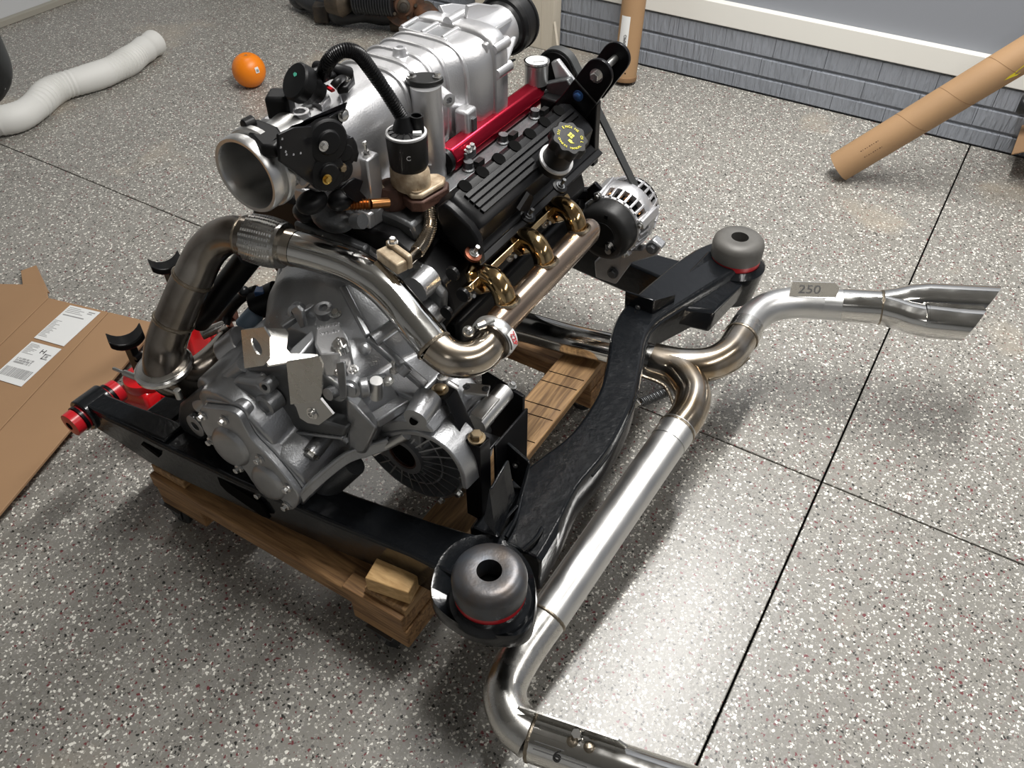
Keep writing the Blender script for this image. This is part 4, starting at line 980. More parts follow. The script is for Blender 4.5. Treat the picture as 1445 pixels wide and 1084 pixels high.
# ================================================================== SUPERCHARGER
sc = thing('supercharger', 'silver cast supercharger housing with long snout on top of the engine', 'supercharger', (-.905, 1.1, .72))
def sec(y, xc, zc_, hw, hh, p, n=48):
    o = []
    for k in range(n):
        a = 2 * PI * k / n; c_, s_ = math.cos(a), math.sin(a)
        o.append(V((xc + hw * math.copysign(abs(c_) ** (2 / p), c_), y, zc_ + hh * math.copysign(abs(s_) ** (2 / p), s_))))
    return o
SX = -.905
SS = [(.815, SX, .852, .050, .050, 2), (.85, SX - .002, .845, .058, .060, 2.2), (.885, SX - .008, .833, .070, .074, 2.4), (.92, SX - .014, .822, .077, .084, 2.6), (.96, SX - .017, .816, .079, .090, 3), (1.02, SX - .018, .814, .078, .092, 3.4), (1.17, SX - .018, .814, .078, .092, 3.6), (1.20, SX - .010, .814, .086, .092, 3.8), (1.225, SX, .814, .094, .092, 4.2), (1.27, SX, .814, .095, .092, 4.4)]
hs = MB().loft([sec(y, xc, z, hw, hh, p) for y, xc, z, hw, hh, p in SS]).build('housing', 'silver_cast', sc, ang=60)
for y, xc_, hw_ in ((1.055, SX - .018, .0775), (1.092, SX - .018, .0775), (1.129, SX - .018, .0775), (1.166, SX - .018, .0775), (1.203, SX - .010, .0858)):
    pts = sec(y, xc_, .814, hw_, .0915, 3.6, 64)
    arc = [pts[k] for k in list(range(52, 64)) + list(range(0, 34))]
    MB().tube(arc, .0055, 8).build('rib', 'silver_cast', hs)
MB().loft([sec(y, SX, .814, hw, hw - .002, 5) for y, hw in ((1.262, .096), (1.268, .101), (1.303, .101), (1.308, .098))]).build('end_plate', 'silver_cast', sc, ang=60)
# pocket frames on top near the end plate
for xx in (-.975, -.93, -.885):
    MB().bar((xx, 1.212, .907), (xx, 1.262, .908), .007, .010).build('pocket_web', 'silver_cast', hs, bevel=.002)
MB().bar((-.98, 1.212, .905), (-.875, 1.212, .905), .007, .008).build('pocket_web', 'silver_cast', hs, bevel=.002)
for xx in (-.9525, -.9075): MB().box((xx, 1.238, .9055), (.034, .038, .002)).build('pocket_floor', 'grey_cast', hs)
q = at(565, 78, z=.905); MB().lathe(q - V((0, 0, .004)), (0, 0, 1), [(0, .015), (.012, .012), (.018, .0105), (.0185, .006), (.012, .005)], 20).build('boss', 'silver_cast', hs)
for p, zz in (((702, 66), .885), ((706, 100), .85), ((640, 28), .905)):
    q = at(*p, y=1.285); MB().lathe(q + V((0, -.02, 0)), (0, 1, 0), [(0, .004), (.001, .011), (.05, .011)], 16).build('boss', 'silver_cast', sc)
MB().bar(at(683, 70, y=1.25), at(690, 62, y=1.28), .012, .02).build('lug', 'silver_cast', sc, bevel=.003)
MB().box(at(688, 57, z=.893), (.014, .022, .02)).build('notch', 'dark_void', sc)
# snout
MB().lathe((SX, 1.30, .848), (0, 1, 0), [(0, .066), (.015, .060), (.04, .053), (.08, .047), (.115, .0445), (.13, .046), (.145, .046)], 40).build('snout', 'silver_cast', sc)
for a in (2.1, 1.35, .6, -.2, 2.9):
    d = V((math.cos(a), 0, math.sin(a)))
    MB().prism([V((SX, 1.30, .848)) + d * .05, V((SX, 1.30, .848)) + d * .09, V((SX, 1.335, .848)) + d * .083, V((SX, 1.42, .848)) + d * .049, V((SX, 1.42, .848)) + d * .03], V((-d.z, 0, d.x)) * .008).build('snout_web', 'silver_cast', sc, bevel=.002)
pu = MB().lathe((SX, 1.438, .848), (0, 1, 0), [(.0, .030), (-.004, .046), (.004, .050), (.006, .056), (.012, .060), (.020, .0605), (.022, .058), (.046, .058), (.048, .0605), (.054, .060), (.054, .03)], 48).build('pulley', 'black_plastic', sc, ang=30)
# vertical port with black lid
pb = at(600, 114, z=.895); pb.z = 0
MB().cyl(pb + V((0, 0, .68)), pb + V((0, 0, .888)), .0275, .0265, seg=36).build('port_tower', 'silver_cast', sc)
bl, br_ = at(577, 110, z=.896), at(621, 110, z=.896); du = (br_ - bl).normalized(); dv = V((-du.y, du.x, 0)); cl = (bl + br_) / 2; pts = []
for k in range(40):
    a = 2 * PI * k / 40; pts.append(V((cl.x, cl.y, .888)) + du * .0315 * math.copysign(abs(math.cos(a)) ** .9, math.cos(a)) + dv * .022 * math.sin(a) * (1 - .25 * abs(math.cos(a)) ** 3))
lid = MB().prism(pts, (0, 0, .009)).build('port_lid', 'charcoal_plastic', sc, bevel=.0015)
for s in (-1, 1): bolt(V((cl.x, cl.y, .897)) + du * .0215 * s, (0, 0, 1), lid, .0055, .009, 'bright_steel')
for zz in (.70, .73, .755): MB().bar(pb + V((.012, -.026, zz)), pb + V((.018, -.023, zz)), .004, .002).build('cast_mark', 'silver_cast', sc)
q0 = at(640, 140, x=-.80)
MB().lathe(q0 + V((-.02, .0, .0)), (.9, -.45, 0), [(-.02, .013), (.018, .012), (.019, .006), (.01, .005)], 20).build('boss', 'silver_cast', sc)
MB().box((-.822, 1.185, .75), (.03, .035, .11)).build('side_pad', 'silver_cast', sc, bevel=.006)
MB().box((-.806, 1.187, .745), (.006, .012, .085)).build('slot', 'dark_cast', sc)
MB().prism([V((x, y, .700)) for x, y in ((-1.0, .90), (-.83, .90), (-.825, .95), (-.835, 1.10), (-.84, 1.31), (-1.0, 1.31))], (0, 0, .03)).build('base_flange', 'silver_cast', sc, bevel=.004)
MB().prism([at(x, y, z=.735) for x, y in ((520, 258), (548, 238), (590, 262), (560, 285))], (0, 0, -.012)).build('base_flange', 'silver_cast', sc, bevel=.003)
for k in range(3): bolt(V((-.842, .95 + k * .12, .730)), (0, 0, 1), sc, .0055, .008, 'bright_steel')
po = at(516, 218, z=.825)
MB().box((po.x, po.y, .765), (.030, .032, .12), .0).build('pedestal', 'silver_cast', sc, bevel=.003)
bolt((po.x, po.y, .825), (0, 0, 1), sc, .0065, .012, 'bright_steel', 'stud', 'stud_bolt')
MB().box((po.x - .028, po.y + .01, .79), (.03, .05, .08)).build('pedestal', 'silver_cast', sc, bevel=.003)

# ================================================================== THROTTLE BODY
tb = thing('throttle_body', 'open silver throttle body with black cable bracket and linkage', 'throttle body', (-.905, .78, .79))
tc_ = V((-.902, .728, .866))
MB().lathe(tc_, (0, 1, 0), [(0, .0525), (-.001, .0575), (.003, .0595), (.015, .0595), (.0165, .0575), (.0165, .0535), (.026, .0535), (.026, .0605), (.029, .0622), (.038, .0622), (.040, .060), (.040, .051), (.09, .049), (.11, .052), (.11, .03), (.06, .043), (.03, .0475), (.004, .0505)], 56, closed=True).build('bore', 'brushed', tb, ang=28)
MB().lathe(tc_ + V((0, .062, 0)), (0, 1, 0), [(0, .001), (.003, .046)], 40).build('butterfly', 'dark_cast', tb)
MB().box((-.905, .835, .852), (.105, .03, .10)).build('mount_flange', 'silver_cast', tb, bevel=.008)
MB().prism([at(x, y, z=.906) for x, y in ((400, 200), (406, 175), (420, 152), (440, 140), (452, 124), (468, 118), (482, 133), (484, 150), (446, 175), (425, 196))], (0, 0, -.03)).build('top_casting', 'silver_cast', tb, bevel=.004)
q = at(424, 162, z=.906); MB().lathe(q, (0, 0, 1), [(0, .016), (.006, .0145), (.006, .009), (.0, .008)], 24, closed=True).build('slot_boss', 'silver_cast', tb)
MB().prism([at(x, y, z=.914) for x, y in ((436, 138), (452, 122), (466, 135), (454, 150))], (0, 0, -.012)).build('casting_rib', 'silver_cast', tb, bevel=.002)
MB().cyl(at(425, 140, z=.915), at(437, 134, z=.918), .006, .008, seg=14).build('vacuum_nipple', 'black_plastic', tb)
# cable bracket
P = [at(x, y, z=.925) for x, y in ((394, 186), (432, 170), (480, 146), (487, 143), (489, 150), (446, 176), (412, 177), (395, 192))]
MB().prism([at(394, 192, z=.925), at(412, 178, z=.925), at(445, 178, z=.925), at(487, 152, z=.925), at(490, 143, z=.925), at(432, 168, z=.925)], (0, 0, -.004)).build('bracket_arm', 'black_plate', tb, bevel=.001)
MB().prism([at(x, y, x=-.832) for x, y in ((393, 190), (415, 180), (440, 178), (446, 205), (449, 262), (436, 258), (395, 228))], (-.005, .0, .0)).build('bracket_plate', 'black_plate', tb, bevel=.0015)
MB().prism([at(x, y, x=-.838) for x, y in ((445, 177), (486, 152), (489, 165), (470, 200), (448, 215))], (-.004, 0, 0)).build('bracket_plate', 'black_plate', tb, bevel=.0015)
for p in ((398, 196), (396, 208), (403, 214), (404, 218), (414, 218), (424, 216)): MB().cyl(at(*p, x=-.8325), at(*p, x=-.8315), .0018, seg=8).build('bracket_hole', 'silver_cast', tb)
bolt(at(484, 162, x=-.836), (1, -.2, .1), tb, .007, .007, 'zinc')
lx = -.826
for (p, r, nm) in (((462, 200), .034, 'cable_quadrant'), ((484, 214), .026, 'cable_quadrant'), ((462, 244), .030, 'return_spring_housing'), ((482, 240), .02, 'linkage_arm')):
    MB().lathe(at(*p, x=lx), (1, -.35, .1), [(-.012, r * .8), (-.01, r), (0, r), (.003, r * .9), (.004, r * .55), (.008, r * .5), (.0085, .001)], 28).build(nm, 'black_plastic', tb, bevel=.001)
MB().prism([at(x, y, x=-.824) for x, y in ((478, 195), (495, 192), (503, 215), (500, 228), (490, 225), (486, 210))], (.006, 0, 0)).build('cam_plate', 'black_plate', tb, bevel=.0015)
MB().prism([at(x, y, x=-.828) for x, y in ((478, 265), (490, 255), (498, 250), (510, 254), (505, 268), (516, 280), (500, 285), (486, 275))], (.005, 0, 0)).build('linkage_lever', 'black_plate', tb, bevel=.0015)
for p, mm in (((461, 253), 'brass'), ((482, 237), 'bronze_bolt'), ((456, 206), 'bright_steel')): bolt(at(*p, x=-.818), (1, -.3, .1), tb, .0055, .007, mm)
MB().sphere(at(480, 282, x=-.85), .02, sc=(1, 1.2, .8)).build('idle_valve', 'black_plastic', tb)
MB().sphere(at(440, 285, x=-.87), .022, sc=(1, 1.3, .8)).build('idle_valve', 'black_plastic', tb)
MB().cyl(at(424, 250, x=-.858), at(430, 254, x=-.85), .010, seg=14).build('screw_boss', 'silver_cast', tb)
MB().prism([at(x, y, z=.925) for x, y in ((345, 180), (362, 166), (392, 178), (400, 190), (388, 206), (368, 205))], (0, 0, -.02)).build('position_sensor', 'black_plastic', tb, bevel=.004)
MB().cyl(at(343, 178, z=.925), at(358, 172, z=.925), .009, .011, seg=14).build('sensor_plug', 'black_plastic', tb, bevel=.002)
MB().box(at(396, 148, z=.915), (.036, .040, .04), .5).build('air_sensor', 'black_plastic', tb, bevel=.006)
sv = V((-.25, -.72, .62)).normalized(); s0 = at(414, 113, z=.965)
bv = MB().lathe(s0, -sv, [(0, .001), (.001, .026), (.004, .0285), (.020, .0285), (.022, .0265), (.034, .024), (.036, .018), (.05, .016)], 36).build('boost_valve', 'black_plastic', tb)
u, v, n = frame(sv); pq = s0 + sv * .0004 + v * .008 + u * -.002
MB().prism([pq + u * a + v * b_ for a, b_ in ((-.004, 0), (-.002, .003), (.003, .003), (.005, 0), (.002, -.003), (-.002, -.002))], sv * .0004).build('paint_mark', 'green_paint', bv)
MB().cyl(at(436, 104, z=.955), at(452, 98, z=.955), .0055, seg=10).build('vacuum_nipple', 'black_plastic', tb)
for (a, b_, r) in (((447, 96), (492, 104), .011), ((455, 112), (475, 106), .006), ((470, 122), (484, 110), .006)):
    MB().tube(spline([at(*a, z=.945), at((a[0] + b_[0]) / 2, (a[1] + b_[1]) / 2 - 2, z=.950), at(*b_, z=.935)], 5), r, 14).build('vacuum_hose', 'black_plastic', tb)
MB().prism([at(x, y, z=.93) for x, y in ((478, 98), (490, 92), (498, 98), (500, 110), (490, 122), (476, 124), (470, 112))], (0, 0, -.012)).build('hose_flange', 'black_plastic', tb, bevel=.003)
bolt(at(486, 113, z=.93), (0, 0, 1), tb, .007, .011, 'bright_steel')
MB().bar(at(460, 122, z=.935), at(470, 128, z=.935), .006, .004).build('red_clip', 'red_poly', tb)
# convoluted loom from the throttle valve to the EGR valve
L_ = spline([at(x, y, z=z) for x, y, z in ((456, 105, .955), (462, 90, .985), (473, 77, 1.0), (489, 71, 1.005), (505, 76, .995), (520, 94, .97), (538, 120, .935), (555, 146, .90), (567, 166, .875))], 14)
tag(MB().tube(L_, [.0100 + .0013 * (i % 2) for i in range(len(L_))], 16).build('corrugated_loom', 'black_satin', ang=20), 'black corrugated wire loom arching over the silver supercharger', 'wire loom')

# ================================================================== EGR VALVE
eg = thing('egr_valve', 'black canister valve on cream and rusty brown flanges with corrugated pipe', 'valve', (-.80, .99, .72))
E0 = at(577, 228, z=.80)
cn = MB().lathe((E0.x, E0.y, 0), (0, 0, 1), [(.793, .02), (.793, .0305), (.798, .0325), (.850, .0345), (.8505, .0320), (.853, .0320), (.856, .025), (.857, .01)], 40).build('canister', 'charcoal_plastic', eg, ang=50)
MB().lathe((E0.x, E0.y, 0), (0, 0, 1), [(.850, .0335), (.8535, .0335), (.8545, .030), (.850, .030)], 40, closed=True).build('canister_rim', 'label_grey', cn)
MB().lathe((E0.x - .004, E0.y + .002, 0), (0, 0, 1), [(.853, .022), (.876, .013), (.880, .012), (.8802, .003)], 24).build('terminal_cone', 'black_plastic', cn)
for k in range(9):
    a = -2.6 + k * .5; d = V((math.cos(a), math.sin(a), 0)); MB().bar(V((E0.x, E0.y, .8565)) + d * .012, V((E0.x, E0.y, .8545)) + d * .029, .0022, .004).build('cone_rib', 'black_plastic', cn)
MB().slab_ring(ring((E0.x + .014, E0.y + .012, .856), V((1, 0, 0)), V((0, 1, 0)), .012, 16, .010), ring((E0.x + .014, E0.y + .012, .856), V((1, 0, 0)), V((0, 1, 0)), .009, 16, .0075), (0, 0, .024)).build('plug_socket', 'black_plastic', cn)
MB().box((E0.x + .024, E0.y - .002, .858), (.014, .008, .005), .6).build('plug_clip', 'label_white', cn)
qd = (V((0, 0, 1.5)) - V((E0.x, E0.y, .83))); qd.z = 0; qd.normalize(); su = V((0, 0, 1)).cross(qd)
text(cn, 'C', V((E0.x, E0.y, .820)) + qd * .0338 - su * .004, su, (0, 0, 1), .011, 'label_grey')
MB().loft([[V((E0.x, E0.y, z)) + V((math.cos(a), math.sin(a), 0)) * r * (1 + .12 * math.cos(2 * a + .6)) for a in [2 * PI * k / 28 for k in range(28)]] for z, r in ((.757, .033), (.76, .035), (.786, .034), (.793, .030))]).build('valve_base', 'cream_cast', eg, ang=50)
fu = (at(608, 262, z=.752) - at(560, 262, z=.752)).normalized(); fv = V((-fu.y, fu.x, 0))
cB = at(590, 266, z=.752)
tri = [cB + fu * a + fv * b_ for a, b_ in ((-.034, .03), (-.022, -.016), (-.008, -.036), (.010, -.036), (.044, .004), (.046, .022), (.032, .034))]
ft = MB().prism(tri, (0, 0, .010)).build('flange', 'cream_cast', eg, bevel=.003)
bolt(cB + fu * .0 - fv * .024 + V((0, 0, .010)), (0, 0, 1), ft, .0075, .013, 'cream_cast', 'stud')
MB().prism([p + (p - cB) * .12 + V((0, 0, -.022)) for p in tri], (0, 0, .020)).build('adapter', 'rust_brown', eg, bevel=.003)
q = at(553, 270, z=.745)
MB().loft([ring(q + V((0, 0, -.03)), V((1, 0, 0)), V((0, 1, 0)), .025, 20), ring(q + V((0, 0, -.005)), V((1, 0, 0)), V((0, 1, 0)), .03, 20), ring(q + V((0, 0, .014)), V((1, 0, 0)), V((0, 1, 0)), .022, 20)]).build('adapter_body', 'rust_brown', eg)
MB().cyl(at(541, 268, z=.755), at(536, 262, z=.757), .005, seg=6).build('adapter_plug', 'cream_cast', eg)
def bellows(a, b_, r, n, m_, par, nm):
    pts = [V(a).lerp(V(b_), i / (2 * n)) for i in range(2 * n + 1)]; MB().tube(pts, [r + (.0016 if i % 2 else -.001) for i in range(2 * n + 1)], 18).build(nm, m_, par)
a, b_ = at(494, 289, z=.762), at(523, 288, z=.762); 
bellows(a, b_, .0088, 7, 'copper', eg, 'copper_bellows')
MB().tube([b_, at(548, 286, z=.755)], .0085, 16).build('copper_pipe', 'copper', eg)
MB().tube([a, at(474, 291, z=.762)], .0085, 16).build('copper_pipe', 'copper', eg)
cpath = spline([at(607, 288, z=.728), at(608, 308, z=.715), at(606, 325, z=.705), at(598, 342, z=.70), at(588, 356, z=.70)], 12)
MB().tube(cpath, [.0105 + (.0016 if i % 2 else -.0012) for i in range(len(cpath))], 18).build('corrugated_pipe', 'heat_steel', eg, ang=20)
MB().tube([cpath[-1], at(570, 373, z=.708)], .0100, 18).build('lower_pipe', 'heat_steel', eg)

# ================================================================== FUEL RAIL AND GAUGE
fr_ = thing('fuel_rail', 'red anodized fuel rail with silver logo beside the valve cover', 'fuel rail', (-.813, 1.27, .71))
RX, RZ = -.813, .742; y0, y1 = 1.105, 1.435
prof = [(-.016, -.016), (.010, -.019), (.0165, -.013), (.0175, .004), (.010, .0165), (-.008, .0185), (-.0165, .010)]
MB().loft([[V((RX + x * 1.25, y, RZ + z * 1.25)) for x, z in prof] for y in (y0, y1)]).build('rail_body', 'red_anodized', fr_, bevel=.003)
for k in range(3): MB().bar((RX + .0212 - .001 * k, y0 + .002, RZ - .002 - .005 * k), (RX + .0212 - .001 * k, y1 - .002, RZ - .002 - .005 * k), .0018, .0016).build('rail_groove', 'red_anodized', fr_)
MB().lathe((RX, y0, RZ), (0, -1, 0), [(0, .020), (.004, .024), (.014, .024), (.017, .014), (.022, .013), (.026, .010)], 28).build('end_fitting', 'black_satin', fr_)
MB().lathe((RX, y1, RZ), (0, 1, 0), [(0, .015), (.006, .017), (.016, .017), (.018, .012), (.03, .012)], 24).build('end_fitting', 'black_satin', fr_)
lo_ = V((RX + .0222, y0 + .028, RZ - .006)); lu = V((0, 1, 0)); lv = V((-.35, 0, .94)).normalized()
lg = lambda pts: MB().prism([lo_ + lu * a + lv * b_ for a, b_ in pts], (.0012, 0, .0004)).build('logo_mark', 'white_ink', fr_)
lg([(-.006, -.006), (.009, -.004), (.010, -.001), (-.004, -.001)]); lg([(-.002, .001), (.006, .001), (.007, .004), (0, .004)]); lg([(.0, .006), (.004, .006), (.006, .013), (.002, .014)])
br = at(660, 214, x=-.79)
for dy in (0, .012): bolt(br + V((0, dy, .002)), (.3, 0, 1), fr_, .0055, .009, 'bright_steel')
MB().box(br + V((-.004, .006, -.008)), (.016, .034, .018)).build('rail_bracket', 'dark_cast', fr_, bevel=.002)
ga = thing('pressure_gauge', 'small round stainless pressure gauge on the end of the red rail', 'gauge', (RX, 1.44, .75))
g0 = at(757, 106, x=-.813); 
MB().lathe((g0.x, g0.y, g0.z - .016), (0, 0, 1), [(0, .016), (.0, .0235), (.036, .0235), (.037, .0245), (.041, .0245)], 40).build('gauge_case', 'brushed', ga)
gf = MB().lathe((g0.x, g0.y, g0.z + .0265), (0, 0, 1), [(0, .0225), (.0005, .001)], 32).build('gauge_dial', 'label_white', ga)
MB().bar((g0.x - .006, g0.y - .004, g0.z + .0275), (g0.x + .012, g0.y + .009, g0.z + .0275), .0016, .0006).build('pointer', 'ink', gf)
MB().lathe((g0.x, g0.y, g0.z - .016), (0, 0, 1), [(.041, .0222), (.0435, .0262), (.0462, .0258), (.0465, .0225)], 40, closed=True).build('bezel', 'bright_steel', ga)
MB().cyl((g0.x, g0.y, g0.z - .03), (g0.x, g0.y, g0.z - .014), .007, seg=6).build('brass_nipple', 'brass', ga)
MB().box((g0.x, g0.y - .002, g0.z - .020), (.038, .03, .012), .4).build('gauge_shoe', 'black_satin', ga, bevel=.004)
MB().cyl((g0.x + .006, g0.y - .01, g0.z - .036), (g0.x + .024, g0.y + .014, g0.z - .033), .011, seg=16).build('swivel_fitting', 'black_satin', ga, bevel=.002)
MB().cyl((g0.x, g0.y - .012, g0.z - .05), (g0.x, g0.y - .004, g0.z - .026), .012, seg=18).build('elbow_fitting', 'black_satin', ga)
# ================================================================== TRANSMISSION
tr = thing('gearbox', 'grey cast aluminium manual gearbox with bolted side cover and shift bracket', 'gearbox', (-.85, .75, .2))
cb = MB()
cb.lathe((-.875, .885, .465), (0, -1, 0), [(0, .19), (.02, .195), (.035, .18), (.075, .165), (.12, .13), (.14, .10)], 48)
cb.cyl((-.94, .82, .42), (-.95, .615, .395), .105, .095, seg=40)
cb.cyl((-.86, .80, .36), (-.87, .615, .33), .09, .075, seg=36)
cb.cyl((-1.0, .80, .44), (-1.01, .63, .425), .06, .05, seg=30)
cb.cyl((-.80, .80, .50), (-.80, .70, .49), .075, .06, seg=30)
cb.cyl((-.66, .87, .42), (-.66, .805, .42), .085, .08, seg=44); cb.cyl((-.69, .87, .345), (-.69, .795, .345), .125, .12, seg=44)
cb.box((-.75, .80, .42), (.22, .10, .20))
cb.build('case', 'grey_cast', tr, remesh=.0045, smooth=5)
# bell flange
fl_ = MB(); pts = []
for k in range(60):
    a = 2 * PI * k / 60; r = .205 + .010 * max(0, math.cos(7 * a)) ** 6
    pts.append(V((-.875 + r * math.cos(a), .888, .465 + r * math.sin(a))))
MB().prism(pts, (0, .016, 0)).build('bell_flange', 'grey_cast', tr, bevel=.003)
for k in range(7):
    a = 2 * PI * k / 7; p = V((-.875 + .205 * math.cos(a), .887, .465 + .205 * math.sin(a)))
    bolt(p, (0, -1, 0), tr, .008, .012, 'zinc')
# radial ribs over the bell
for k in range(12):
    a = .25 + k * .28; d = V((math.cos(a), 0, math.sin(a))); c0 = V((-.875, 0, .465))
    MB().prism([c0 + d * .19 + V((0, .885, 0)), c0 + d * .192 + V((0, .862, 0)), c0 + d * .118 + V((0, .755, 0)), c0 + d * .10 + V((0, .775, 0))], V((-d.z, 0, d.x)) * .006).build('bell_rib', 'grey_cast', tr, bevel=.0015)
# side cover: outline on the end face
Yc = .590
def pc(x, y, d=0): return at(x, y, y=Yc) + V((0, d, 0))
O_ = [(284, 575), (300, 577), (322, 580), (336, 588), (345, 604), (356, 622), (378, 645), (398, 668), (416, 692), (421, 704), (416, 718), (404, 719), (388, 710), (372, 698), (357, 682), (345, 664), (330, 652), (312, 634), (296, 620), (286, 605), (281, 588)]
sp = spline([V((x, y, 0)) for x, y in O_ + O_[:1]], 4)[:-1]
outl = [pc(p.x, p.y) for p in sp]
cvr = MB().prism(outl, (0, .014, 0)).build('side_cover', 'grey_cast', tr, bevel=.002)
cm = sum(outl, V()) / len(outl)
MB().prism([cm + (p - cm) * 1.05 + V((0, .014, 0)) for p in outl], (0, .02, 0)).build('cover_seat', 'grey_cast', tr, bevel=.003)
def dome(cx_, cy_, ax_, ay_, rotd, h, nm, par, m_='grey_cast'):
    R_ = []
    for k, (s, hh) in enumerate(((1, 0), (.92, .6), (.75, .92), (.4, 1), (.02, 1))):
        q = []
        for i in range(32):
            a = 2 * PI * i / 32; ex_, ey = ax_ * s * math.cos(a), ay_ * s * math.sin(a); r = math.radians(rotd)
            q.append(pc(cx_ + ex_ * math.cos(r) - ey * math.sin(r), cy_ + ex_ * math.sin(r) + ey * math.cos(r), -h * hh))
        R_.append(q)
    return MB().loft(R_).build(nm, m_, par, ang=60)
dome(326, 630, 34, 17, 47, .010, 'raised_boss', cvr); dome(379, 681, 30, 15, 47, .009, 'raised_boss', cvr)
for p in ((287, 586), (317, 592), (299, 621), (338, 660), (367, 647), (367, 696), (407, 688), (405, 713)):
    q = pc(*p, -.001); MB().cyl(q + V((0, .02, 0)), q, .010, seg=16).build('bolt_boss', 'grey_cast', cvr)
    bolt(q, (0, -1, 0), cvr, .0058, .011, 'bright_steel')
# left ear with hole and dark housing
q = at(275, 602, y=.605)
MB().slab_ring(ring(q, V((1, 0, 0)), V((0, 0, 1)), .021, 24, .026), ring(q, V((1, 0, 0)), V((0, 0, 1)), .010, 24, .010), (0, .012, 0)).build('ear', 'grey_cast', tr, bevel=.001)
MB().prism([at(x, y, y=.618) for x, y in ((250, 590), (252, 572), (280, 548), (300, 555), (286, 580), (290, 620), (272, 628), (255, 618))], (0, .05, 0)).build('side_housing', 'dark_cast', tr, bevel=.006)
# top case details
for (a, b_, r, r2) in (((283, 572), (345, 515), .016, .014), ((300, 565), (335, 540), .018, .02), ((340, 578), (375, 560), .020, .017)):
    MB().tube([at(*a, y=.625), at(*b_, y=.665)], [r, r2], 20).build('cast_tube', 'grey_cast', tr)
MB().prism([at(x, y, y=.635) for x, y in ((310, 560), (330, 535), (360, 540), (378, 555), (372, 570), (335, 578))], (0, .05, 0)).build('case_boss', 'grey_cast', tr, bevel=.008)
q = at(372, 574, y=.628); MB().lathe(q + V((0, .03, 0)), (0, -1, 0), [(0, .022), (.028, .020), (.03, .013), (.026, .012)], 24).build('port_boss', 'grey_cast', tr)
q = at(374, 547, y=.64); MB().lathe(q + V((0, .03, 0)), (.15, -1, .2), [(0, .012), (.035, .011), (.036, .006), (.02, .005)], 18).build('port_boss', 'grey_cast', tr)
# two plug bosses
for (p0, p1, r) in (((425, 612), (398, 648), .019), ((462, 612), (440, 640), .016)):
    a, b_ = at(*p0, y=.69), at(*p1, y=.645)
    MB().tube([a, a.lerp(b_, .5), b_], r, 24).build('plug_boss', 'grey_cast', tr)
    bolt(b_, (b_ - a), tr, .0115, .009, 'steel')
MB().tube([at(415, 640, y=.66), at(448, 632, y=.66)], .017, 20).build('cast_tube', 'grey_cast', tr)
# dark bridge rib between cover and shifter
MB().prism([at(x, y, y=.66) for x, y in ((335, 540), (350, 520), (420, 520), (440, 590), (488, 605), (485, 618), (440, 612), (395, 606), (352, 598))], (0, .03, 0)).build('case_shelf', 'dark_cast', tr, bevel=.005)
MB().bar(at(352, 600, y=.655), at(486, 616, y=.665), .006, .014, (0, 1, 0)).build('case_rib', 'grey_cast', tr, bevel=.002)
for p in ((405, 588), (372, 530), (415, 535)): MB().sphere(at(*p, y=.66), .007).build('cast_pip', 'grey_cast', tr)
# long curved flange lip from cover to differential
lip = spline([pc(419, 702, .01), at(440, 680, y=.61), at(461, 661, y=.635), at(489, 640, y=.665), at(517, 630, y=.69), at(548, 620, y=.71)], 6)
R_ = []
for i, c in enumerate(lip):
    tn = (lip[min(i + 1, len(lip) - 1)] - lip[max(i - 1, 0)]).normalized(); dn = V((.25, -.1, -1)).normalized()
    sdv = tn.cross(dn).normalized(); R_.append([c + sdv * .003, c - sdv * .003, c - sdv * .003 + dn * .020, c + sdv * .003 + dn * .020])
MB().loft(R_).build('flange_lip', 'grey_cast', tr, bevel=.0015)
MB().tube(lip, .0045, 10).build('lip_bead', 'grey_cast', tr)
MB().cyl(at(460, 690, y=.66), at(500, 655, y=.69), .024, .022, seg=20).build('drain_housing', 'dark_cast', tr)
MB().tube(spline([at(462, 612, y=.70), at(480, 612, y=.69), at(494, 622, y=.69)], 4), .010, 14).build('breather', 'grey_cast', tr)
# differential housing with radial fins
dc = at(582, 628, y=.772); nf = 26
MB().lathe(dc, (0, -1, 0), [(-.02, .118), (.012, .120), (.014, .114), (.0, .112)], 56, closed=True).build('differential_rim', 'grey_cast', tr)
MB().lathe(dc, (0, -1, 0), [(-.02, .118), (-.001, .112), (.004, .07), (.010, .062), (.022, .050), (.024, .040), (.0, .038)], 56).build('differential_face', 'dark_cast', tr)
for k in range(nf):
    a = 2 * PI * k / nf + .1; d = V((math.cos(a), 0, math.sin(a))); sd_ = V((-d.z, 0, d.x))
    MB().prism([dc + d * .040 + V((0, -.026, 0)), dc + d * .072 + V((0, -.019, 0)), dc + d * .112 + V((0, -.013, 0)), dc + d * .112 + V((0, .01, 0)), dc + d * .040 + V((0, .0, 0))], sd_ * .0032).build('fin', 'grey_cast', tr)
MB().lathe(dc, (0, -1, 0), [(.010, .080), (.017, .080), (.017, .0765), (.010, .0765)], 48, closed=True).build('fin_ring', 'grey_cast', tr)
sl = MB().lathe(dc, (0, -1, 0), [(.02, .044), (.032, .042), (.032, .031), (.02, .029)], 40, closed=True).build('axle_seal', 'grey_cast', tr)
MB().lathe(dc, (0, -1, 0), [(.022, .001), (.024, .031)], 32).build('axle_bore', 'dark_void', sl)
MB().lathe(dc, (0, -1, 0), [(.026, .031), (.030, .0315), (.030, .0275), (.026, .0275)], 32, closed=True).build('seal_lip', 'rust_brown', sl)
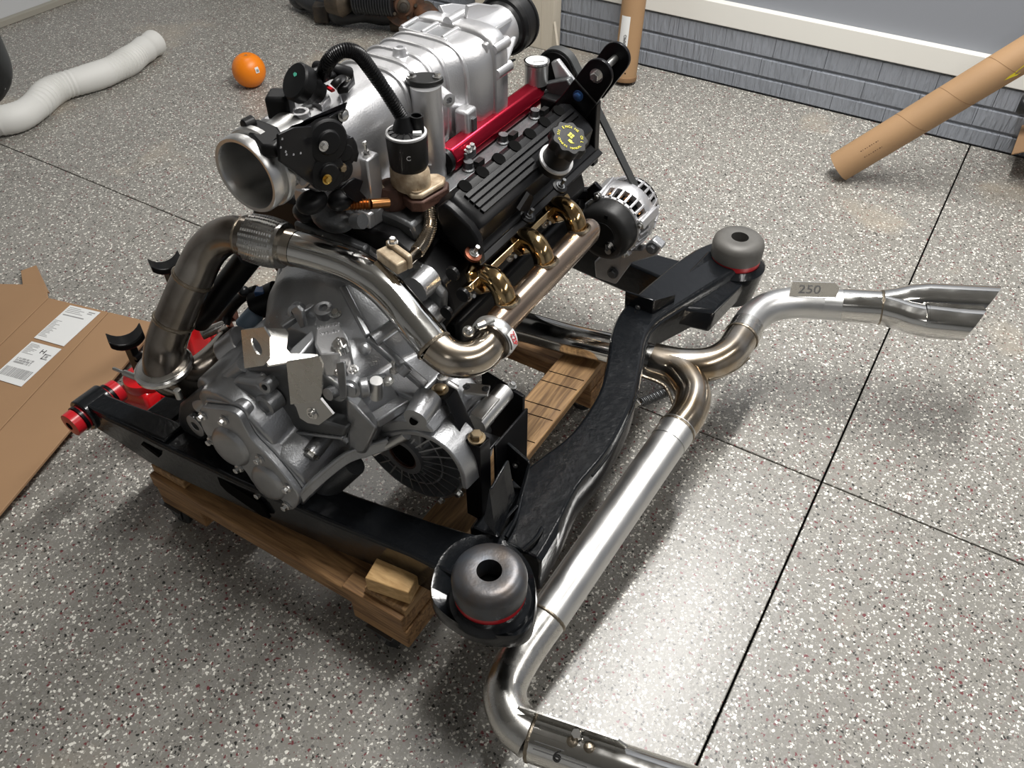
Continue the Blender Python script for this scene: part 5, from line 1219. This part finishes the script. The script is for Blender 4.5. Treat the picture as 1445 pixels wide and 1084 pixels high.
# squared ribs on the upper right of the housing
for k, a in enumerate((.15, .45, .75, 1.05, 1.35)):
    d = V((math.cos(a), 0, math.sin(a))); sd_ = V((-d.z, 0, d.x))
    MB().prism([dc + d * .11 + V((0, -.014, 0)), dc + d * .142 + V((0, .02, 0)), dc + d * .142 + V((0, .08, 0)), dc + d * .11 + V((0, .08, 0))], sd_ * .006).build('housing_rib', 'grey_cast', tr, bevel=.0015)
MB().lathe(dc, (0, 1, 0), [(.02, .118), (.022, .138), (.03, .138), (.032, .118)], 48, closed=True).build('housing_ring', 'grey_cast', tr)
for a in (-.45, .0, -1.0):
    d = V((math.cos(a), 0, math.sin(a))); bolt(dc + d * .121 + V((0, -.012, 0)), (0, -1, 0), tr, .006, .010, 'zinc')
# arch boss with hole above the differential
q = at(588, 586, y=.745)
MB().tube([at(605, 562, y=.76), at(586, 592, y=.711)], [.024, .021], 24).build('dowel_boss', 'grey_cast', tr)
MB().cyl(at(584, 594, y=.711), at(584, 594, y=.709), .0075, seg=16).build('dowel_hole', 'dark_void', tr)
arch = spline([at(505, 640, y=.715), at(530, 622, y=.715), at(560, 613, y=.715), at(595, 615, y=.715), at(628, 634, y=.715), at(648, 662, y=.715), at(655, 690, y=.715)], 6)
R_ = []
for i, c in enumerate(arch):
    tn = (arch[min(i + 1, len(arch) - 1)] - arch[max(i - 1, 0)]).normalized(); nr = V((-tn.z, 0, tn.x)); R_.append([c - nr * .004, c + nr * .006, c + nr * .012 + V((0, .06, 0)), c + nr * .004 + V((0, .06, 0))])
MB().loft(R_).build('arch_wall', 'grey_cast', tr, bevel=.002)
MB().prism([at(x, y, y=.718) for x, y in ((505, 632), (520, 605), (560, 592), (600, 596), (612, 612), (590, 610), (545, 612))], (0, .06, 0)).build('arch_deck', 'grey_cast', tr, bevel=.004)
# diagonal strut
s0, s1 = at(528, 594, z=.49), at(606, 545, z=.505)
MB().bar(s0, s1, .024, .02, (0, 0, 1)).build('diagonal_strut', 'grey_cast', tr, bevel=.003)
MB().loft([[at(x, y, y=.70) + V((0, d, 0)) for x, y in r] for r, d in ((((492, 588), (515, 575), (532, 600), (528, 625), (505, 632)), 0), (((490, 560), (520, 555), (540, 590), (530, 620), (500, 625)), .05))]).build('strut_foot', 'grey_cast', tr, bevel=.003)
# clevis pin near the seal
p0, p1 = at(528, 640, y=.70), at(558, 622, y=.715)
MB().bar(p0, p1, .012, .007).build('clevis', 'bright_steel', tr, bevel=.001)
MB().cyl(p0.lerp(p1, .6), p1 + (p1 - p0) * .5, .008, .010, seg=14).build('clevis_pin', 'brushed', tr)
# text plate and shifter tower
Zt = .60
P = [at(x, y, z=Zt) for x, y in ((446, 462), (476, 452), (490, 474), (495, 488), (478, 498), (452, 500), (444, 485))]
pl = MB().prism(P, (0, 0, -.05)).build('cast_pad', 'silver_cast', tr, bevel=.003)
for i, tx in enumerate(('GERMANY', 'GETRAG')):
    o_ = at(480 - 1 * i, 455 + 9 * i, z=Zt + .0005); ud = at(448 + i, 461 + 9 * i, z=Zt + .0005) - o_; vd = V((ud.y, -ud.x, 0))
    text(pl, tx, o_ + V((0, 0, .0)), ud, V((0, 0, 1)).cross(ud), .0085, 'silver_cast', depth=.0012)
def disc(px, py, z, r, h, m_, nm, n=(0, -.15, 1)):
    return MB().lathe(at(px, py, z=z), n, [(-.012, r), (h * .7, r), (h, r * .85), (h, r * .35), (h * 1.5, r * .3), (h * 2.6, r * .28), (h * 2.7, .001)], 26).build(nm, m_, tr)
disc(480, 487, .605, .013, .006, 'bright_steel', 'shift_stud')
disc(464, 402 + 103, .575, .0125, .008, 'grey_cast', 'detent_boss')
for p, z, r in (((498, 522), .56, .007), ((477, 430 + 95), .57, .006)): bolt(at(*p, z=z), (0, -.2, 1), tr, r, .005, 'bright_steel', 'torx')
MB().sphere(at(515, 492, z=.60), .0105).build('cast_pip', 'grey_cast', tr)
MB().lathe(at(474, 550, y=.70), (0, -1, .25), [(-.03, .025), (-.005, .025), (0, .022), (.002, .012), (.02, .011), (.021, .001)], 26).build('selector_shaft', 'grey_cast', tr)
MB().loft([[at(x, y, y=.69) for x, y in r] for r in (((476, 512), (488, 510), (490, 560), (480, 562)),)] + [[at(x, y, y=.665) for x, y in ((474, 512), (486, 510), (490, 562), (480, 564))]]).build('selector_arm', 'grey_cast', tr, bevel=.002)
MB().lathe(at(496, 547, y=.68), (.3, -1, .2), [(-.012, .017), (.004, .017), (.006, .012), (.010, .011), (.011, .001)], 22).build('selector_joint', 'grey_cast', tr)
MB().bar(at(496, 540, z=.565), at(545, 530, z=.565), .010, .004).build('shift_rod', 'dark_cast', tr, bevel=.001)
MB().cyl(at(508, 548, y=.68), at(520, 546, y=.69), .016, seg=20).build('rod_bushing', 'grey_cast', tr, bevel=.002)
MB().cyl(at(531, 560, y=.70), at(531, 537, y=.70), .011, seg=18).build('rod_bushing', 'brushed', tr, bevel=.001)
bolt(at(556, 524, z=.57), (0, 0, 1), tr, .0055, .011, 'bright_steel', 'stud', 'ball_stud'); bolt(at(548, 538, z=.56), (0, -.4, 1), tr, .007, .007, 'zinc')
MB().loft([[at(x, y, y=.675) for x, y in ((488, 560), (502, 575), (532, 605), (515, 640), (492, 640))], [at(x, y, y=.70) for x, y in ((490, 555), (512, 560), (535, 595), (520, 640), (495, 640))]]).build('shift_lever_body', 'grey_cast', tr, bevel=.005)
# long rib across the bell
r0, r1 = at(520, 475, z=.60), at(600, 545, z=.535)
MB().bar(r0, r1, .016, .014).build('case_rib', 'grey_cast', tr, bevel=.003)
MB().cyl(at(565, 527, z=.565), at(575, 517, z=.575), .010, seg=16).build('rib_boss', 'grey_cast', tr, bevel=.001)
MB().bar(at(483, 405, z=.64), at(520, 475, z=.60), .012, .012).build('case_rib', 'grey_cast', tr, bevel=.003)
MB().cyl(at(527, 480, z=.60), at(555, 460, z=.61), .012, seg=14).build('cast_tube', 'grey_cast', tr)
for p in ((590, 405), (600, 445)): MB().lathe(at(*p, y=.87), (0, -1, .0), [(-.03, .026), (.01, .024), (.012, .012)], 20).build('flange_ear', 'grey_cast', tr)
q = at(547, 348, z=.64); MB().cyl(q, q + V((-.07, .0, .0)), .02, seg=18).build('flange_ear', 'grey_cast', tr)
# release-cylinder ears on top left
for (px, py, zz, r) in ((418, 440, .60, .014), (457, 437, .605, .016)):
    MB().lathe(at(px, py, z=zz), (0, -.2, 1) if px > 430 else (.4, -1, .3), [(-.012, r), (.004, r), (.005, r * .8), (.005, r * .5), (-.01, r * .45)], 24).build('ear', 'grey_cast', tr)
bolt(at(474, 443, z=.60), (0, -.3, 1), tr, .007, .008, 'zinc')
MB().prism([at(x, y, z=.595) for x, y in ((402, 505), (412, 490), (440, 465), (443, 475), (442, 480), (425, 500), (410, 512))], (0, 0, -.03)).build('release_bracket', 'grey_cast', tr, bevel=.003)
MB().prism([at(x, y, y=.74) for x, y in ((410, 438), (418, 432), (426, 440), (430, 462), (424, 464))], (.0, .008, 0)).build('release_bracket', 'grey_cast', tr, bevel=.002)
MB().bar(at(398, 462, z=.585), at(445, 430, z=.60), .01, .012).build('case_rib', 'grey_cast', tr, bevel=.002)
# stainless shift bracket
br = MB()
fy = .618
Q = [at(340, 466, y=fy), at(372, 462, y=fy), at(381, 476, y=fy), at(381, 506, y=fy), at(372, 516, y=fy), at(345, 520, y=fy)]
co = at(362, 489, y=fy)
qs = spline(Q + Q[:1], 6)[:-1]; qs = [Q[0].lerp(Q[1], k / 6) for k in range(6)] + [Q[1].lerp(Q[2], k / 6) for k in range(6)] + [Q[2].lerp(Q[3], k / 6) for k in range(6)] + [Q[3].lerp(Q[4], k / 6) for k in range(6)] + [Q[4].lerp(Q[5], k / 6) for k in range(6)] + [Q[5].lerp(Q[0], k / 6) for k in range(6)]
inn = []
for p in qs:
    d = (p - co); a = math.atan2(d.z, d.x); inn.append(co + V((.0105 * math.cos(a), 0, .0175 * math.sin(a))))
kb = MB().slab_ring(qs, inn, (0, .003, 0)).build('shift_bracket', 'steel', tr)
zt = at(378, 515, y=fy).z
T_ = [at(374, 463, z=.615), at(403, 464, z=.615), at(407, 470, z=.615), at(404, 492, z=.615), at(410, 499, z=.615), at(448, 500, z=.615), at(450, 504, z=.615), at(377, 516, z=.615)]
MB().prism(T_, (0, 0, -.003)).build('bracket_top', 'bright_steel', kb)
F_ = [at(404, 511, y=.612), at(450, 504, y=.612), at(455, 515, y=.612), at(454, 555, y=.612), at(450, 566, y=.612), at(410, 571, y=.612)]
MB().prism(F_, (0, .003, 0)).build('bracket_face', 'steel', kb)
G_ = [at(415, 571, y=.625), at(452, 563, y=.625), at(470, 585, y=.625), at(450, 600, y=.625), at(434, 597, y=.625), at(423, 590, y=.625), at(418, 575, y=.625)]
MB().prism(G_, (0, .004, 0)).build('bracket_foot', 'brushed', kb)
bolt(at(441, 583, y=.624), (0, -1, .1), kb, .0075, .006, 'bright_steel', 'torx')
# flat sensor plate under the elbow
a, b_ = at(655, 548, z=.50), at(690, 552, z=.50)
MB().bar(a, b_, .024, .005).build('sensor_plate', 'brushed', tr, bevel=.001)
for p in ((658, 546), (685, 549)): bolt(at(*p, z=.503), (0, 0, 1), tr, .0045, .003, 'dark_cast', 'torx')
MB().lathe(at(625, 534, z=.52), (0, 0, 1), [(-.02, .010), (.004, .010), (.005, .004), (.0, .004)], 18).build('hook_eye', 'bright_steel', tr)
MB().tube([at(628, 540, z=.51), at(645, 550, z=.50)], .008, 12).build('hook_shank', 'brushed', tr)
# silver output stub on the far-left of the case
MB().cyl(at(318, 500, z=.44), at(345, 482, z=.47), .03, .034, seg=28).build('input_housing', 'silver_cast', tr, bevel=.003)

# nothing below this line but clean-up of helper properties
for o in bpy.data.objects:
    if '_org' in o: del o['_org']
